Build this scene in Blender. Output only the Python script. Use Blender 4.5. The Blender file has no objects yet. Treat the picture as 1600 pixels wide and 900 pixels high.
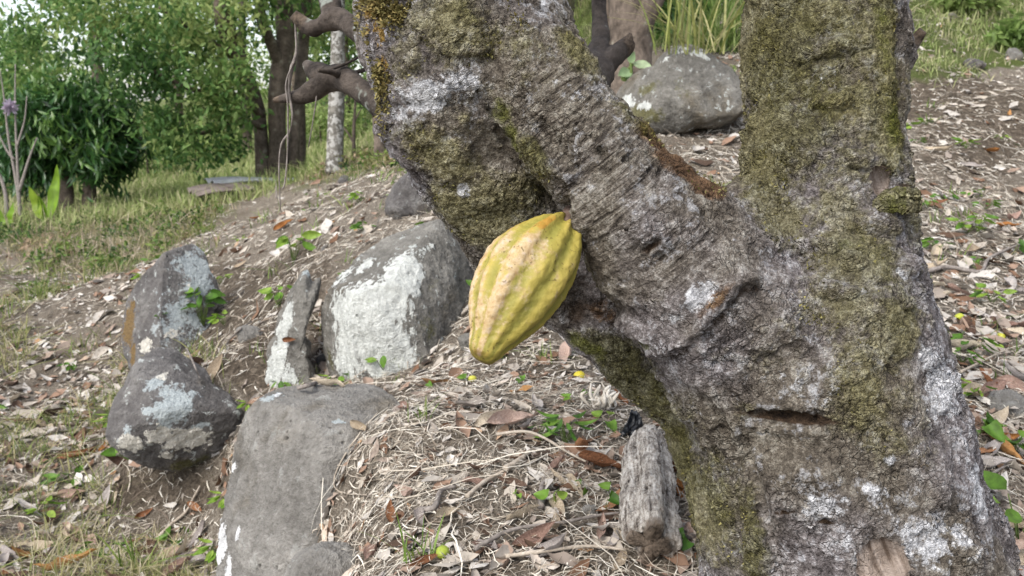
import bpy, math, random
import numpy as np
from mathutils import Vector, Matrix
from mathutils.bvhtree import BVHTree

R_ = math.radians
random.seed(7)
rng = np.random.default_rng(11)
SC = bpy.context.scene
COL = SC.collection

# ------------------------------------------------------------------ camera, sky, sun, exposure
FPX = 1386.0
CAM = np.array([0.0, 0.0, 1.3])
PITCH = R_(11.2)
FWD = np.array([0, math.cos(PITCH), -math.sin(PITCH)])
RGT = np.array([1.0, 0, 0])
UPV = np.array([0, math.sin(PITCH), math.cos(PITCH)])

cd = bpy.data.cameras.new('camera')
cam = bpy.data.objects.new('camera', cd)
COL.objects.link(cam)
cam.location = CAM
cam.rotation_euler = (R_(90) - PITCH, 0, 0)
cd.sensor_width = 36.0
cd.lens = FPX / 1600 * 36.0
cd.clip_start = 0.02
cd.clip_end = 1000
cd.dof.use_dof = True
cd.dof.focus_distance = 1.05
cd.dof.aperture_fstop = 14.0
SC.camera = cam

w = bpy.data.worlds.new('World')
SC.world = w
w.use_nodes = True
nt = w.node_tree
bg = nt.nodes['Background']
sky = nt.nodes.new('ShaderNodeTexSky')
sky.sky_type = 'NISHITA'
sky.sun_disc = False
SUN_EL, SUN_AZ = 50.0, -140.0          # azimuth from +Y, positive to the right
sky.sun_elevation = R_(SUN_EL)
sky.sun_rotation = R_(SUN_AZ)
sky.air_density = 1.0
sky.dust_density = 2.0
sky.ozone_density = 1.0
bg.inputs['Strength'].default_value = 0.15
hs = nt.nodes.new('ShaderNodeHueSaturation')        # thin bright cloud takes most of the blue out of the sky
hs.inputs['Saturation'].default_value = 0.5
nt.links.new(sky.outputs[0], hs.inputs['Color'])
nt.links.new(hs.outputs[0], bg.inputs['Color'])

sd = bpy.data.lights.new('sun', 'SUN')
sun = bpy.data.objects.new('sun', sd)
COL.objects.link(sun)
sd.energy = 1.5
sd.angle = R_(36)
sd.color = (1.0, 0.955, 0.87)
a = R_(SUN_AZ); e = R_(SUN_EL)
to_sun = Vector((math.sin(a) * math.cos(e), math.cos(a) * math.cos(e), math.sin(e)))
sun.rotation_euler = to_sun.to_track_quat('Z', 'Y').to_euler()
sun.location = (0, 0, 20)

SC.view_settings.view_transform = 'Standard'
SC.view_settings.look = 'None'
SC.view_settings.exposure = 1.2
SC.view_settings.gamma = 1.0
SC.view_settings.use_curve_mapping = False
SC.cycles.max_bounces = 6
SC.cycles.diffuse_bounces = 3
SC.cycles.transparent_max_bounces = 4

# ------------------------------------------------------------------ maths helpers
def ray(px, py):
    px = np.asarray(px, float); py = np.asarray(py, float)
    return FWD + np.multiply.outer((px - 800) / FPX, RGT) + np.multiply.outer((450 - py) / FPX, UPV)

def P(px, py, d):
    return CAM + ray(px, py) * np.asarray(d, float)[..., None]

def project(W):
    v = W - CAM
    d = v @ FWD
    d2 = np.where(np.abs(d) < 1e-6, 1e-6, d)
    return 800 + FPX * (v @ RGT) / d2, 450 - FPX * (v @ UPV) / d2, d

def unit(v):
    v = np.asarray(v, float)
    return v / (np.linalg.norm(v, axis=-1, keepdims=True) + 1e-12)

def sstep(x, a, b):
    t = np.clip((x - a) / (b - a), 0, 1)
    return t * t * (3 - 2 * t)

def _hash(ix, iy, iz, seed):
    h = (ix.astype(np.int64) * 374761393 + iy.astype(np.int64) * 668265263 + iz.astype(np.int64) * 2147483647 + seed * 974634761) & 0xffffffff
    h = ((h ^ (h >> 13)) * 1274126177) & 0xffffffff
    h = (h ^ (h >> 16)) & 0xffffffff
    return h.astype(np.float64) / 4294967295.0

def vnoise(Q, seed=0):
    """value noise in [-1, 1] at points Q (n,3)"""
    Q = np.asarray(Q, float)
    i = np.floor(Q); f = Q - i
    u = f * f * f * (f * (f * 6 - 15) + 10)
    i = i.astype(np.int64)
    out = 0
    for dx in (0, 1):
        wx = u[:, 0] if dx else 1 - u[:, 0]
        for dy in (0, 1):
            wy = u[:, 1] if dy else 1 - u[:, 1]
            for dz in (0, 1):
                wz = u[:, 2] if dz else 1 - u[:, 2]
                out = out + wx * wy * wz * _hash(i[:, 0] + dx, i[:, 1] + dy, i[:, 2] + dz, seed)
    return out * 2 - 1

def fbm(Q, scale, octs=4, rough=0.5, seed=0):
    s = 0; amp = 1; tot = 0
    for k in range(octs):
        s = s + amp * vnoise(Q * scale * (2.03 ** k) + 17.3 * k, seed + k)
        tot += amp; amp *= rough
    return s / tot

def inpoly(px, py, poly):
    poly = np.array(poly, float)
    x1, y1 = poly[:, 0], poly[:, 1]
    x2, y2 = np.roll(x1, -1), np.roll(y1, -1)
    c = np.zeros(px.shape, bool)
    for a0, b0, a1, b1 in zip(x1, y1, x2, y2):
        if b0 == b1: continue
        k = ((b0 > py) != (b1 > py)) & (px < (a1 - a0) * (py - b0) / (b1 - b0) + a0)
        c ^= k
    return c

# ------------------------------------------------------------------ object helpers
def tag(o, label=None, cat=None, group=None, kind=None):
    if label: o['label'] = label
    if cat: o['category'] = cat
    if group: o['group'] = group
    if kind: o['kind'] = kind
    return o

def link(name, data, parent=None, loc=None):
    o = bpy.data.objects.new(name, data)
    COL.objects.link(o)
    if parent is not None: o.parent = parent
    if loc is not None: o.location = [float(v) for v in loc]
    return o

def thing(name, loc, label, cat, group=None):
    o = link(name, None, None, loc)
    o.empty_display_size = 0.1
    return tag(o, label, cat, group)

def mesh(name, V, faces, mat, attrs=None, smooth=True):
    """faces: list of (k, array (n,k)) or a single (n,k) array"""
    V = np.asarray(V, np.float32)
    if isinstance(faces, np.ndarray): faces = [faces]
    me = bpy.data.meshes.new(name)
    me.vertices.add(len(V))
    me.vertices.foreach_set('co', V.ravel())
    loops = np.concatenate([f.ravel() for f in faces]).astype(np.int32)
    tot = np.concatenate([np.full(len(f), f.shape[1], np.int32) for f in faces])
    start = np.concatenate([[0], np.cumsum(tot)[:-1]]).astype(np.int32)
    me.loops.add(len(loops))
    me.loops.foreach_set('vertex_index', loops)
    me.polygons.add(len(tot))
    me.polygons.foreach_set('loop_start', start)
    me.polygons.foreach_set('loop_total', tot)
    if smooth:
        me.polygons.foreach_set('use_smooth', np.ones(len(tot), bool))
    me.update(calc_edges=True)
    me.validate()
    for k, v in (attrs or {}).items():
        at = me.attributes.new(k, 'FLOAT', 'POINT')
        at.data.foreach_set('value', np.asarray(v, np.float32))
    if mat is not None:
        for m in (mat if isinstance(mat, (list, tuple)) else [mat]): me.materials.append(m)
    return me

class MB:
    """collects geometry for ONE mesh"""
    def __init__(s): s.V = []; s.F = {}; s.A = {}; s.n = 0
    def add(s, V, F, **attrs):
        V = np.asarray(V, float).reshape(-1, 3)
        for f in (F if isinstance(F, list) else [F]):
            f = np.asarray(f, int)
            s.F.setdefault(f.shape[1], []).append(f + s.n)
        for k, v in attrs.items():
            s.A.setdefault(k, []).append(np.broadcast_to(np.asarray(v, float), (len(V),)))
        s.V.append(V); s.n += len(V)
    def mesh(s, name, mat, base=None, smooth=True):
        V = np.concatenate(s.V)
        if base is not None: V = V - np.asarray(base)
        return mesh(name, V, [np.concatenate(f) for f in s.F.values()], mat,
                    {k: np.concatenate(v) for k, v in s.A.items()}, smooth)
    def build(s, name, mat, parent=None, base=None, smooth=True):
        """base: world position of the parent (or of this object when it has none)"""
        me = s.mesh(name, mat, base, smooth)
        return link(name, me, parent, None if parent is not None else base)

def catmull(pts, n):
    pts = np.asarray(pts, float)
    if len(pts) == 2:
        t = np.linspace(0, 1, n)[:, None]
        return pts[0] * (1 - t) + pts[1] * t
    p = np.vstack([2 * pts[0] - pts[1], pts, 2 * pts[-1] - pts[-2]])
    m = len(pts) - 1
    t = np.linspace(0, m, n); i = np.minimum(t.astype(int), m - 1); f = (t - i)[:, None]
    a, b, c, d = p[i], p[i + 1], p[i + 2], p[i + 3]
    return 0.5 * (2 * b + (c - a) * f + (2 * a - 5 * b + 4 * c - d) * f ** 2 + (3 * b - a - 3 * c + d) * f ** 3)

def tube(pts, radii, n=None, sides=8, rough=0.0, rscale=8.0, cap=True, seed=0, flat=1.0):
    """-> V, [quads, tris]"""
    n = n or max(2, len(pts) * 4)
    pr = catmull(np.column_stack([np.asarray(pts, float), np.asarray(radii, float)]), n)
    C, rr = pr[:, :3], np.maximum(pr[:, 3], 1e-4)
    T = unit(np.gradient(C, axis=0))
    ref = np.array([0.3, 0.2, 1.0]) if abs(unit(C[-1] - C[0])[2]) < 0.8 else np.array([1.0, 0.25, 0.1])
    U = unit(np.cross(T, ref)); W = np.cross(T, U)
    a = np.linspace(0, 2 * math.pi, sides, endpoint=False)
    V = C[:, None] + (np.cos(a)[None, :, None] * U[:, None] + flat * np.sin(a)[None, :, None] * W[:, None]) * rr[:, None, None]
    V = V.reshape(-1, 3)
    if rough:
        ctr = np.repeat(C, sides, 0)
        V = ctr + (V - ctr) * (1 + rough * fbm(V, rscale, 3, 0.55, seed))[:, None]
    i = np.arange(n - 1)[:, None] * sides; j = np.arange(sides)[None]
    k = (j + 1) % sides
    Q = np.stack([i + j, i + k, i + sides + k, i + sides + j], -1).reshape(-1, 4)
    F = [Q]
    if cap:
        V = np.vstack([V, C[:1], C[-1:]])
        c0, c1 = n * sides, n * sides + 1
        j = np.arange(sides); k = (j + 1) % sides
        F.append(np.vstack([np.stack([np.full(sides, c0), k, j], -1), np.stack([np.full(sides, c1), (n - 1) * sides + j, (n - 1) * sides + k], -1)]))
    return V, F

# ------------------------------------------------------------------ node helpers
class NT:
    def __init__(s, name, rough=0.9, spec=0.2):
        s.m = bpy.data.materials.new(name); s.m.use_nodes = True
        s.t = s.m.node_tree; s.b = s.t.nodes['Principled BSDF']
        s.b.inputs['Roughness'].default_value = rough
        s.b.inputs['Specular IOR Level'].default_value = spec
        s._c = None
    def n(s, typ, **kw):
        x = s.t.nodes.new(typ)
        for k, v in kw.items(): setattr(x, k, v)
        return x
    def put(s, sock, v):
        if isinstance(v, bpy.types.NodeSocket): s.t.links.new(v, sock)
        elif v is not None:
            if isinstance(v, (tuple, list)) and sock.type == 'RGBA' and len(v) == 3: v = (*v, 1)
            sock.default_value = v
    def co(s):
        if s._c is None: s._c = s.n('ShaderNodeTexCoord').outputs['Object']
        return s._c
    def mapping(s, scale=(1, 1, 1), rot=(0, 0, 0), co=None):
        x = s.n('ShaderNodeMapping'); s.put(x.inputs['Vector'], co or s.co())
        x.inputs['Scale'].default_value = scale; x.inputs['Rotation'].default_value = rot
        return x.outputs[0]
    def noise(s, scale, detail=4, rough=0.55, dist=0.0, co=None, typ='FBM'):
        x = s.n('ShaderNodeTexNoise'); x.noise_type = typ
        s.put(x.inputs['Vector'], co or s.co())
        x.inputs['Scale'].default_value = scale; x.inputs['Detail'].default_value = detail
        x.inputs['Roughness'].default_value = rough; x.inputs['Distortion'].default_value = dist
        return x.outputs['Fac']
    def voro(s, scale, feature='F1', co=None, rand=1.0, out='Distance'):
        x = s.n('ShaderNodeTexVoronoi'); x.feature = feature
        s.put(x.inputs['Vector'], co or s.co()); x.inputs['Scale'].default_value = scale
        x.inputs['Randomness'].default_value = rand
        return x.outputs[out]
    def math(s, op, a, b=None, c=None, clamp=False):
        x = s.n('ShaderNodeMath', operation=op, use_clamp=clamp)
        s.put(x.inputs[0], a)
        if b is not None: s.put(x.inputs[1], b)
        if c is not None: s.put(x.inputs[2], c)
        return x.outputs[0]
    def nz(s, scale, detail=4, rough=.6, amp=2.6, **k):
        """noise centred on 0"""
        return s.math('MULTIPLY', s.math('SUBTRACT', s.noise(scale, detail, rough, **k), 0.5), amp)
    def sum(s, *a):
        o = a[0]
        for q in a[1:]: o = s.math('ADD', o, q)
        return o
    def mul(s, a, b): return s.math('MULTIPLY', a, b)
    def dot(s, v, k):
        x = s.n('ShaderNodeVectorMath', operation='DOT_PRODUCT'); s.put(x.inputs[0], s.co()); x.inputs[1].default_value = v
        return s.math('MULTIPLY', x.outputs['Value'], k)
    def comb(s, a, b, c):
        x = s.n('ShaderNodeCombineXYZ'); s.put(x.inputs[0], a); s.put(x.inputs[1], b); s.put(x.inputs[2], c); return x.outputs[0]
    def rng(s, v, a, b, c=0.0, d=1.0, smooth=True):
        x = s.n('ShaderNodeMapRange'); x.interpolation_type = 'SMOOTHSTEP' if smooth else 'LINEAR'
        for i, q in enumerate((v, a, b, c, d)): s.put(x.inputs[i], q)
        return x.outputs[0]
    def ramp(s, f, stops):
        x = s.n('ShaderNodeValToRGB'); s.put(x.inputs[0], f)
        el = x.color_ramp.elements
        while len(el) < len(stops): el.new(0.5)
        for e_, (p, c) in zip(el, stops): e_.position = p; e_.color = (*c, 1)
        return x.outputs[0]
    def mix(s, f, a, b, blend='MIX'):
        x = s.n('ShaderNodeMix', data_type='RGBA', blend_type=blend)
        s.put(x.inputs[0], f); s.put(x.inputs[6], a); s.put(x.inputs[7], b)
        return x.outputs[2]
    def attr(s, name):
        return s.n('ShaderNodeAttribute', attribute_name=name).outputs['Fac']
    def rand(s):
        return s.n('ShaderNodeObjectInfo').outputs['Random']
    def color(s, c): s.put(s.b.inputs['Base Color'], c); return s
    def roughness(s, c): s.put(s.b.inputs['Roughness'], c); return s
    def bump(s, h, dist=0.01, strength=1.0):
        x = s.n('ShaderNodeBump'); s.put(x.inputs['Height'], h)
        x.inputs['Distance'].default_value = dist; x.inputs['Strength'].default_value = strength
        s.put(s.b.inputs['Normal'], x.outputs[0]); return s
    def disp(s, h, scale, mid=0.5):
        x = s.n('ShaderNodeDisplacement'); s.put(x.inputs['Height'], h)
        x.inputs['Scale'].default_value = scale; x.inputs['Midlevel'].default_value = mid
        out = [q for q in s.t.nodes if q.type == 'OUTPUT_MATERIAL'][0]
        s.t.links.new(x.outputs[0], out.inputs['Displacement'])
        s.m.displacement_method = 'BOTH'; return s
    def translucent(s, col, fac=0.35):
        tr = s.n('ShaderNodeBsdfTranslucent'); s.put(tr.inputs[0], col)
        mx = s.n('ShaderNodeMixShader'); mx.inputs[0].default_value = fac
        out = [q for q in s.t.nodes if q.type == 'OUTPUT_MATERIAL'][0]
        s.t.links.new(s.b.outputs[0], mx.inputs[1]); s.t.links.new(tr.outputs[0], mx.inputs[2])
        s.t.links.new(mx.outputs[0], out.inputs['Surface']); return s

def leafmat(name, cols, fac=0.35, rough=0.55, scale=40, spec=0.3):
    t = NT(name, rough, spec)
    r = t.attr('rnd')
    c = t.ramp(r, [(i / (len(cols) - 1), q) for i, q in enumerate(cols)])
    c = t.mix(t.rng(t.noise(scale, 3), 0.35, 0.7), c, t.mix(0.45, c, (0.02, 0.02, 0.01)))
    t.color(c)
    if fac: t.translucent(c, fac)
    return t.m

# ------------------------------------------------------------------ ground relief
def _ctl():
    L = []
    def z(px, py, zz):                  # pixel + height
        r = ray(px, py); t = (zz - CAM[2]) / r[2]; L.append(CAM + r * t)
    def d(px, py, dd): L.append(P(px, py, dd))
    def w_(x, y, zz): L.append(np.array([x, y, zz], float))
    for px, py in ((-300, 900), (0, 900), (150, 900), (280, 900), (-200, 700), (0, 700), (140, 720), (-300, 560), (0, 560), (120, 560), (-300, 440), (0, 440), (130, 450), (-300, 360), (60, 370), (60, 330), (-200, 330)):
        z(px, py, 0.0)
    z(320, 800, 0.02); z(230, 770, 0.02); z(330, 900, 0.0); z(180, 600, 0.03); z(230, 400, 0.06)
    z(300, 330, 0.12); z(420, 288, 0.3); z(525, 266, 0.45)
    d(300, 240, 24); d(560, 222, 20); d(620, 195, 24); d(100, 250, 24)
    # bank between the boulders
    d(385, 480, 4.1); d(350, 560, 3.6); d(400, 600, 3.1); d(400, 400, 5.0); d(485, 545, 3.3); d(560, 594, 2.85); d(645, 588, 2.75); d(520, 600, 2.9); d(450, 612, 3.0); d(478, 480, 3.5); d(340, 562, 3.25); d(400, 622, 2.85); d(340, 370, 6.0)
    d(450, 335, 6.2); d(470, 400, 4.3); d(600, 285, 6.0); d(560, 340, 4.4); d(640, 250, 8.0); d(540, 262, 10.5); d(460, 420, 4.0)
    # terrace under the pod
    d(590, 610, 2.35); d(660, 590, 2.45); d(760, 545, 2.6); d(800, 600, 2.25); d(900, 600, 2.15); d(1000, 640, 1.9)
    d(565, 690, 1.86); d(605, 655, 2.05); d(595, 775, 1.7); d(562, 822, 1.63); d(590, 740, 1.78); d(612, 850, 1.5); d(578, 885, 1.52); d(500, 915, 1.8); d(700, 720, 1.75); d(700, 890, 1.36); d(800, 800, 1.52); d(900, 900, 1.33); d(1000, 780, 1.53); d(1100, 900, 1.33)
    d(900, 480, 2.9); d(760, 420, 3.3)
    w_(-0.25, 1.15, 0.56); w_(0.2, 1.0, 0.56); w_(0.55, 0.95, 0.5); w_(-0.55, 1.2, 0.15); w_(-0.8, 0.8, 0.0); w_(0, 0, 0.3); w_(0.6, 0.1, 0.35); w_(-1.5, 0, 0.0); w_(-2, -3, -.1); w_(1, -3, .1); w_(4, -3, .9); w_(-5, -1, 0)
    # slope right of the trunk and behind it
    d(1500, 880, 1.62); d(1600, 880, 1.66); d(1500, 700, 2.0); d(1500, 600, 2.35); d(1500, 400, 3.4); d(1600, 400, 3.5); d(1500, 250, 4.8); d(1600, 250, 5.0); d(1500, 120, 6.6); d(1600, 120, 6.8); d(1500, 0, 8.6); d(1600, 0, 9)
    d(1100, 260, 4.6); d(1060, 195, 5.3); d(1150, 190, 5.6); d(1100, 60, 8.2); d(900, 150, 9); d(900, 105, 11.5); d(960, 20, 16)
    d(1900, 400, 3.8); d(1900, 100, 7.5); d(1900, 800, 1.9)
    w_(3, 14, 5.2); w_(8, 14, 6.2); w_(14, 8, 5.0); w_(6, 26, 9); w_(-6, 40, 1.0); w_(-25, 30, -1); w_(-20, 10, -0.6); w_(-30, 60, 0); w_(20, 30, 11); w_(12, -3, 3.2); w_(-15, -8, -1); w_(10, -12, 2); w_(25, 60, 15); w_(0, 70, 6); w_(60, 60, 20); w_(-60, 60, 0); w_(60, -20, 12); w_(-60, -20, -3); w_(0, 150, 10)
    return np.array(L)

CT = _ctl()
def _tps(r): return np.where(r > 1e-9, r * r * np.log(np.maximum(r, 1e-9)), 0.0)
def _fit():
    n = len(CT); X = CT[:, :2]
    K = _tps(np.linalg.norm(X[:, None] - X[None], axis=-1)) + np.eye(n) * 2e-3
    A = np.zeros((n + 3, n + 3)); A[:n, :n] = K; A[:n, n] = 1; A[:n, n + 1:] = X; A[n:, :n] = A[:n, n:].T
    return np.linalg.solve(A, np.concatenate([CT[:, 2], [0, 0, 0]]))
TW = _fit()
def zground(x, y, noise=True):
    x = np.asarray(x, float); y = np.asarray(y, float); sh = x.shape
    x = x.ravel(); y = y.ravel(); out = np.empty(len(x))
    for s in range(0, len(x), 20000):
        xx = x[s:s + 20000]; yy = y[s:s + 20000]
        r = np.hypot(xx[:, None] - CT[None, :, 0], yy[:, None] - CT[None, :, 1])
        out[s:s + 20000] = _tps(r) @ TW[:-3] + TW[-3] + TW[-2] * xx + TW[-1] * yy
    if noise:
        q = np.column_stack([x, y, np.zeros_like(x)])
        dist = np.hypot(x, y)
        out += 0.035 * fbm(q, 2.2, 4, 0.5, 3) * np.clip(dist / 2.5, 0.35, 2.5) + 0.008 * fbm(q, 14, 3, 0.6, 9)
    return out.reshape(sh)

def ground_at(px, py):
    """point of the ground seen at a pixel (first crossing)"""
    r = ray(px, py)
    t = np.geomspace(1.05, 90, 700)
    W = CAM + r * t[:, None]
    h = W[:, 2] - zground(W[:, 0], W[:, 1])
    k = np.where(h < 0)[0]
    i = k[0] if len(k) else len(t) - 1
    if i == 0: return W[0]
    a_, b_ = t[i - 1], t[i]
    ha, hb = h[i - 1], h[i]
    return CAM + r * (a_ + (b_ - a_) * ha / (ha - hb + 1e-12))

def gnormal(x, y, eps=0.03):
    return unit(np.column_stack([-(zground(x + eps, y) - zground(x - eps, y)) / (2 * eps), -(zground(x, y + eps) - zground(x, y - eps)) / (2 * eps), np.ones_like(x)]))

POLY_GRASS_L = [(-900, 360), (-200, 345), (0, 375), (60, 420), (200, 430), (270, 380), (340, 330), (420, 296), (520, 278), (640, 255), (760, 200), (760, -100), (-900, -100)]
POLY_GRASS_R = [(1330, -400), (1330, 118), (1450, 128), (1560, 104), (1700, 112), (2300, 110), (2300, -400)]
POLY_GRASS_C = [(760, 130), (900, 140), (980, 60), (1050, 70), (1170, 75), (1330, 95), (1330, -300), (760, -300)]
def grassy(px, py, W):
    """0..1: how grassy the ground is at W"""
    j = 16 * fbm(W * np.array([1, 1, 0]), 0.9, 3, 0.5, 5)
    return (inpoly(px + j, py + j, POLY_GRASS_L) | inpoly(px + j, py + j, POLY_GRASS_R) | inpoly(px + j, py + j, POLY_GRASS_C)).astype(float)

def scatter(n, rmin, rmax, th0=-42, th1=42, power=1.0):
    """world points on the ground; density falls with distance (power 1: ~1/r^2)"""
    u = rng.random(n)
    r = rmin * (rmax / rmin) ** u if power == 1 else (rmin ** power + u * (rmax ** power - rmin ** power)) ** (1 / power)
    th = np.radians(th0 + (th1 - th0) * rng.random(n))
    x = r * np.sin(th); y = r * np.cos(th)
    W = np.column_stack([x, y, zground(x, y)])
    px, py, d = project(W)
    return W, px, py, d

# ------------------------------------------------------------------ ground mesh
def mat_ground():
    t = NT('soil_material', 0.95, 0.1)
    n1 = t.noise(3.0, 5, 0.6); n2 = t.noise(28, 6, 0.65); n3 = t.noise(170, 4, 0.7, 0.6)
    soil = t.ramp(n2, [(0.25, (0.05, 0.038, 0.028)), (0.5, (0.135, 0.107, 0.08)), (0.75, (0.25, 0.205, 0.155))])
    sm = t.n('ShaderNodeVectorMath', operation='SCALE'); t.put(sm.inputs[0], soil); t.put(sm.inputs['Scale'], t.rng(t.noise(75, 5, .75), .36, .64, .55, 1.5, smooth=False)); soil = sm.outputs[0]
    lit = t.ramp(n3, [(0.35, (0.10, 0.08, 0.06)), (0.5, (0.27, 0.228, 0.18)), (0.68, (0.50, 0.445, 0.37))])
    c = t.mix(t.math('MULTIPLY', t.attr('litter'), t.rng(n1, 0.3, 0.6, 0.35, 1)), soil, lit)
    gr = t.ramp(n3, [(0.3, (0.04, 0.05, 0.015)), (0.5, (0.10, 0.13, 0.035)), (0.7, (0.22, 0.23, 0.09))])
    c = t.mix(t.math('MULTIPLY', t.attr('green'), t.rng(n1, 0.25, 0.55, 0.5, 1)), c, gr)
    t.color(c)
    h = t.math('ADD', t.math('MULTIPLY', n2, 1.2), t.math('MULTIPLY', n3, 0.5))
    t.bump(t.sum(h, t.mul(t.noise(75, 5, .75), .8)), 0.03, 1.0)
    return t.m

def build_ground():
    th = np.radians(np.concatenate([np.arange(-180, -46, 6.0), np.linspace(-46, 46, 330), np.arange(52, 180, 6.0)]))
    r = np.concatenate([[0.02, 0.2], np.geomspace(0.45, 9, 330), np.geomspace(9.3, 260, 110)])
    Rr, T = np.meshgrid(r, th, indexing='ij')
    x = (Rr * np.sin(T)).ravel(); y = (Rr * np.cos(T)).ravel()
    V = np.column_stack([x, y, zground(x, y)])
    px, py, d = project(V)
    g = grassy(px, py, V) * (d > 0)
    g = g * np.where((np.hypot(x, y) < 12.5) & (px < 700), .55, 1)
    g[(np.hypot(x, y) > 14)] = 1
    soilpoly = [([(190, 735), (330, 735), (350, 800), (200, 800), (150, 770)]), ([(345, 425), (520, 395), (480, 600), (385, 650), (290, 560)]), ([(1420, 120), (1700, 130), (1700, 250), (1420, 260)])]
    lit = np.ones(len(V))
    jx = 45 * fbm(V, 3, 3, .6, 15); jy = 45 * fbm(V, 3, 3, .6, 16)
    for q in soilpoly: lit[inpoly(px + jx, py + jy, q) & (d > 0)] = 0.05
    lit *= np.clip(.9 + .8 * fbm(V, 1.7, 4, .6, 17), .15, 1)
    nr, ntv = len(r), len(th)
    i = np.arange(nr - 1)[:, None] * ntv; j = np.arange(ntv)[None]; k = (j + 1) % ntv
    F = np.stack([i + j, i + ntv + j, i + ntv + k, i + k], -1).reshape(-1, 4)[:, ::-1]
    me = mesh('ground', V, F, mat_ground(), {'green': g, 'litter': lit})
    o = link('ground', me)
    tag(o, 'brown hillside soil under dry leaves and straw', 'ground', kind='structure')
build_ground()
# ------------------------------------------------------------------ the cacao tree
def mat_bark():
    t = NT('cacao_bark', 0.92, 0.15)
    co = t.co()
    nL = t.noise(7, 4, 0.6); nM = t.noise(26, 6, 0.68, 0.25); nF = t.noise(110, 5, 0.72); nG = t.noise(330, 3, 0.7)
    zM = t.sum(t.mul(t.nz(20, 5, .65, 3.0), .75), t.nz(6.5, 3, .6, 1.6)); zF = t.nz(95, 4, .7, 2.4)
    wr = t.noise(1.0, 5, 0.65, 0.8, t.comb(t.dot((0.64, 0, -0.77), 150), t.dot((0.77, 0, 0.64), 20), t.dot((0, 1, 0), 24)))
    nM2 = t.mix(t.attr('wrinkle'), nM, wr)
    # base grey-violet bark
    v = t.sum(t.mul(nM2, 0.42), t.mul(nF, 0.40), t.mul(nG, 0.18))
    # wrinkles across the leaning limb: dark furrows between fine ridges
    fur = t.mul(t.attr('wrinkle'), t.rng(wr, .36, .46, .8, 0))
    base = t.ramp(v, [(0.36, (0.022, 0.019, 0.018)), (0.43, (0.080, 0.069, 0.068)), (0.51, (0.178, 0.158, 0.157)), (0.60, (0.42, 0.405, 0.415))])
    warm = t.ramp(v, [(0.37, (0.024, 0.019, 0.015)), (0.50, (0.125, 0.106, 0.084)), (0.61, (0.31, 0.285, 0.24))])
    c = t.mix(t.rng(t.noise(4.3, 3, 0.6), 0.42, 0.62), base, warm)
    # pale bluish crust specks everywhere
    sp = t.math('MULTIPLY', t.rng(t.noise(24, 5, 0.75), 0.53, 0.60), t.rng(nF, 0.44, 0.56))
    c = t.mix(t.math('MULTIPLY', sp, 0.5), c, (0.38, 0.385, 0.41))
    # brown fibre
    c = t.mix(t.rng(t.sum(t.attr('brown'), t.mul(zM, 0.5), t.mul(zF, .3)), 0.4, 0.75), c,
              t.ramp(nF, [(0.3, (0.03, 0.018, 0.01)), (0.55, (0.12, 0.07, 0.04)), (0.72, (0.25, 0.17, 0.10))]))
    # moss
    mm = t.sum(t.attr('moss'), t.mul(zM, 0.5), t.mul(zF, 0.35))
    mmask = t.rng(mm, 0.27, 0.78)
    mv = t.math('ADD', t.math('MULTIPLY', nF, 0.6), t.math('MULTIPLY', nG, 0.4))
    olive = t.ramp(mv, [(0.33, (0.018, 0.017, 0.005)), (0.46, (0.082, 0.077, 0.017)), (0.62, (0.21, 0.195, 0.055))])
    ochre = t.ramp(mv, [(0.33, (0.036, 0.032, 0.016)), (0.46, (0.148, 0.132, 0.058)), (0.62, (0.31, 0.285, 0.145))])
    moss = t.mix(t.rng(nL, 0.42, 0.58), ochre, olive)
    moss = t.mix(t.attr('dry'), moss, ochre)
    c = t.mix(t.math('MULTIPLY', mmask, 0.70), c, moss)
    # vivid green moss in the wet hollows
    c = t.mix(t.mul(t.rng(t.sum(t.attr('vivid'), t.mul(zM, 0.5), t.mul(zF, .35)), 0.42, 0.85), .8), c,
              t.ramp(mv, [(0.33, (0.02, 0.022, 0.003)), (0.5, (0.085, 0.092, 0.012)), (0.68, (0.19, 0.19, 0.035))]))
    # orange lichen
    c = t.mix(t.rng(t.sum(t.attr('orange'), t.mul(zM, .7), t.mul(zF, 0.8)), 0.62, 0.85), c,
              t.ramp(nG, [(0.35, (0.07, 0.04, 0.010)), (0.6, (0.30, 0.19, 0.05))]))
    # white crust
    wm = t.rng(t.sum(t.attr('white'), t.mul(zF, 0.62), t.mul(zM, 0.45)), 0.42, 0.66)
    c = t.mix(t.math('MULTIPLY', wm, 0.85), c, t.ramp(nF, [(0.36, (0.24, 0.24, 0.25)), (0.5, (0.46, 0.46, 0.475)), (0.62, (0.66, 0.66, 0.68))]))
    # cracked plates
    q = t.n('ShaderNodeVectorMath', operation='ADD')
    x = t.n('ShaderNodeTexNoise'); t.put(x.inputs['Vector'], co); x.inputs['Scale'].default_value = 30; x.inputs['Detail'].default_value = 3
    xs = t.n('ShaderNodeVectorMath', operation='SCALE'); t.put(xs.inputs[0], x.outputs['Color']); xs.inputs['Scale'].default_value = 0.03
    t.put(q.inputs[0], co); t.put(q.inputs[1], xs.outputs[0])
    cr = t.voro(46, 'DISTANCE_TO_EDGE', q.outputs[0])
    crk = t.math('MULTIPLY', t.rng(cr, 0.0, 0.045, 1, 0), t.rng(t.noise(13, 4, 0.6), 0.5, 0.64))
    cr2 = t.voro(118, 'DISTANCE_TO_EDGE', q.outputs[0])
    crk2 = t.mul(t.rng(cr2, 0.0, 0.10, 1, 0), t.rng(t.noise(14, 4, .6), .42, .6))
    c = t.mix(t.math('MULTIPLY', crk, 0.5), c, (0.022, 0.018, 0.014))
    c = t.mix(t.mul(crk2, .55), c, (0.02, 0.016, 0.013))
    c = t.mix(t.mul(fur, .55), c, (0.025, 0.02, 0.019))
    grain = t.rng(t.noise(420, 3, .75), .36, .64, .62, 1.3, smooth=False)
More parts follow.
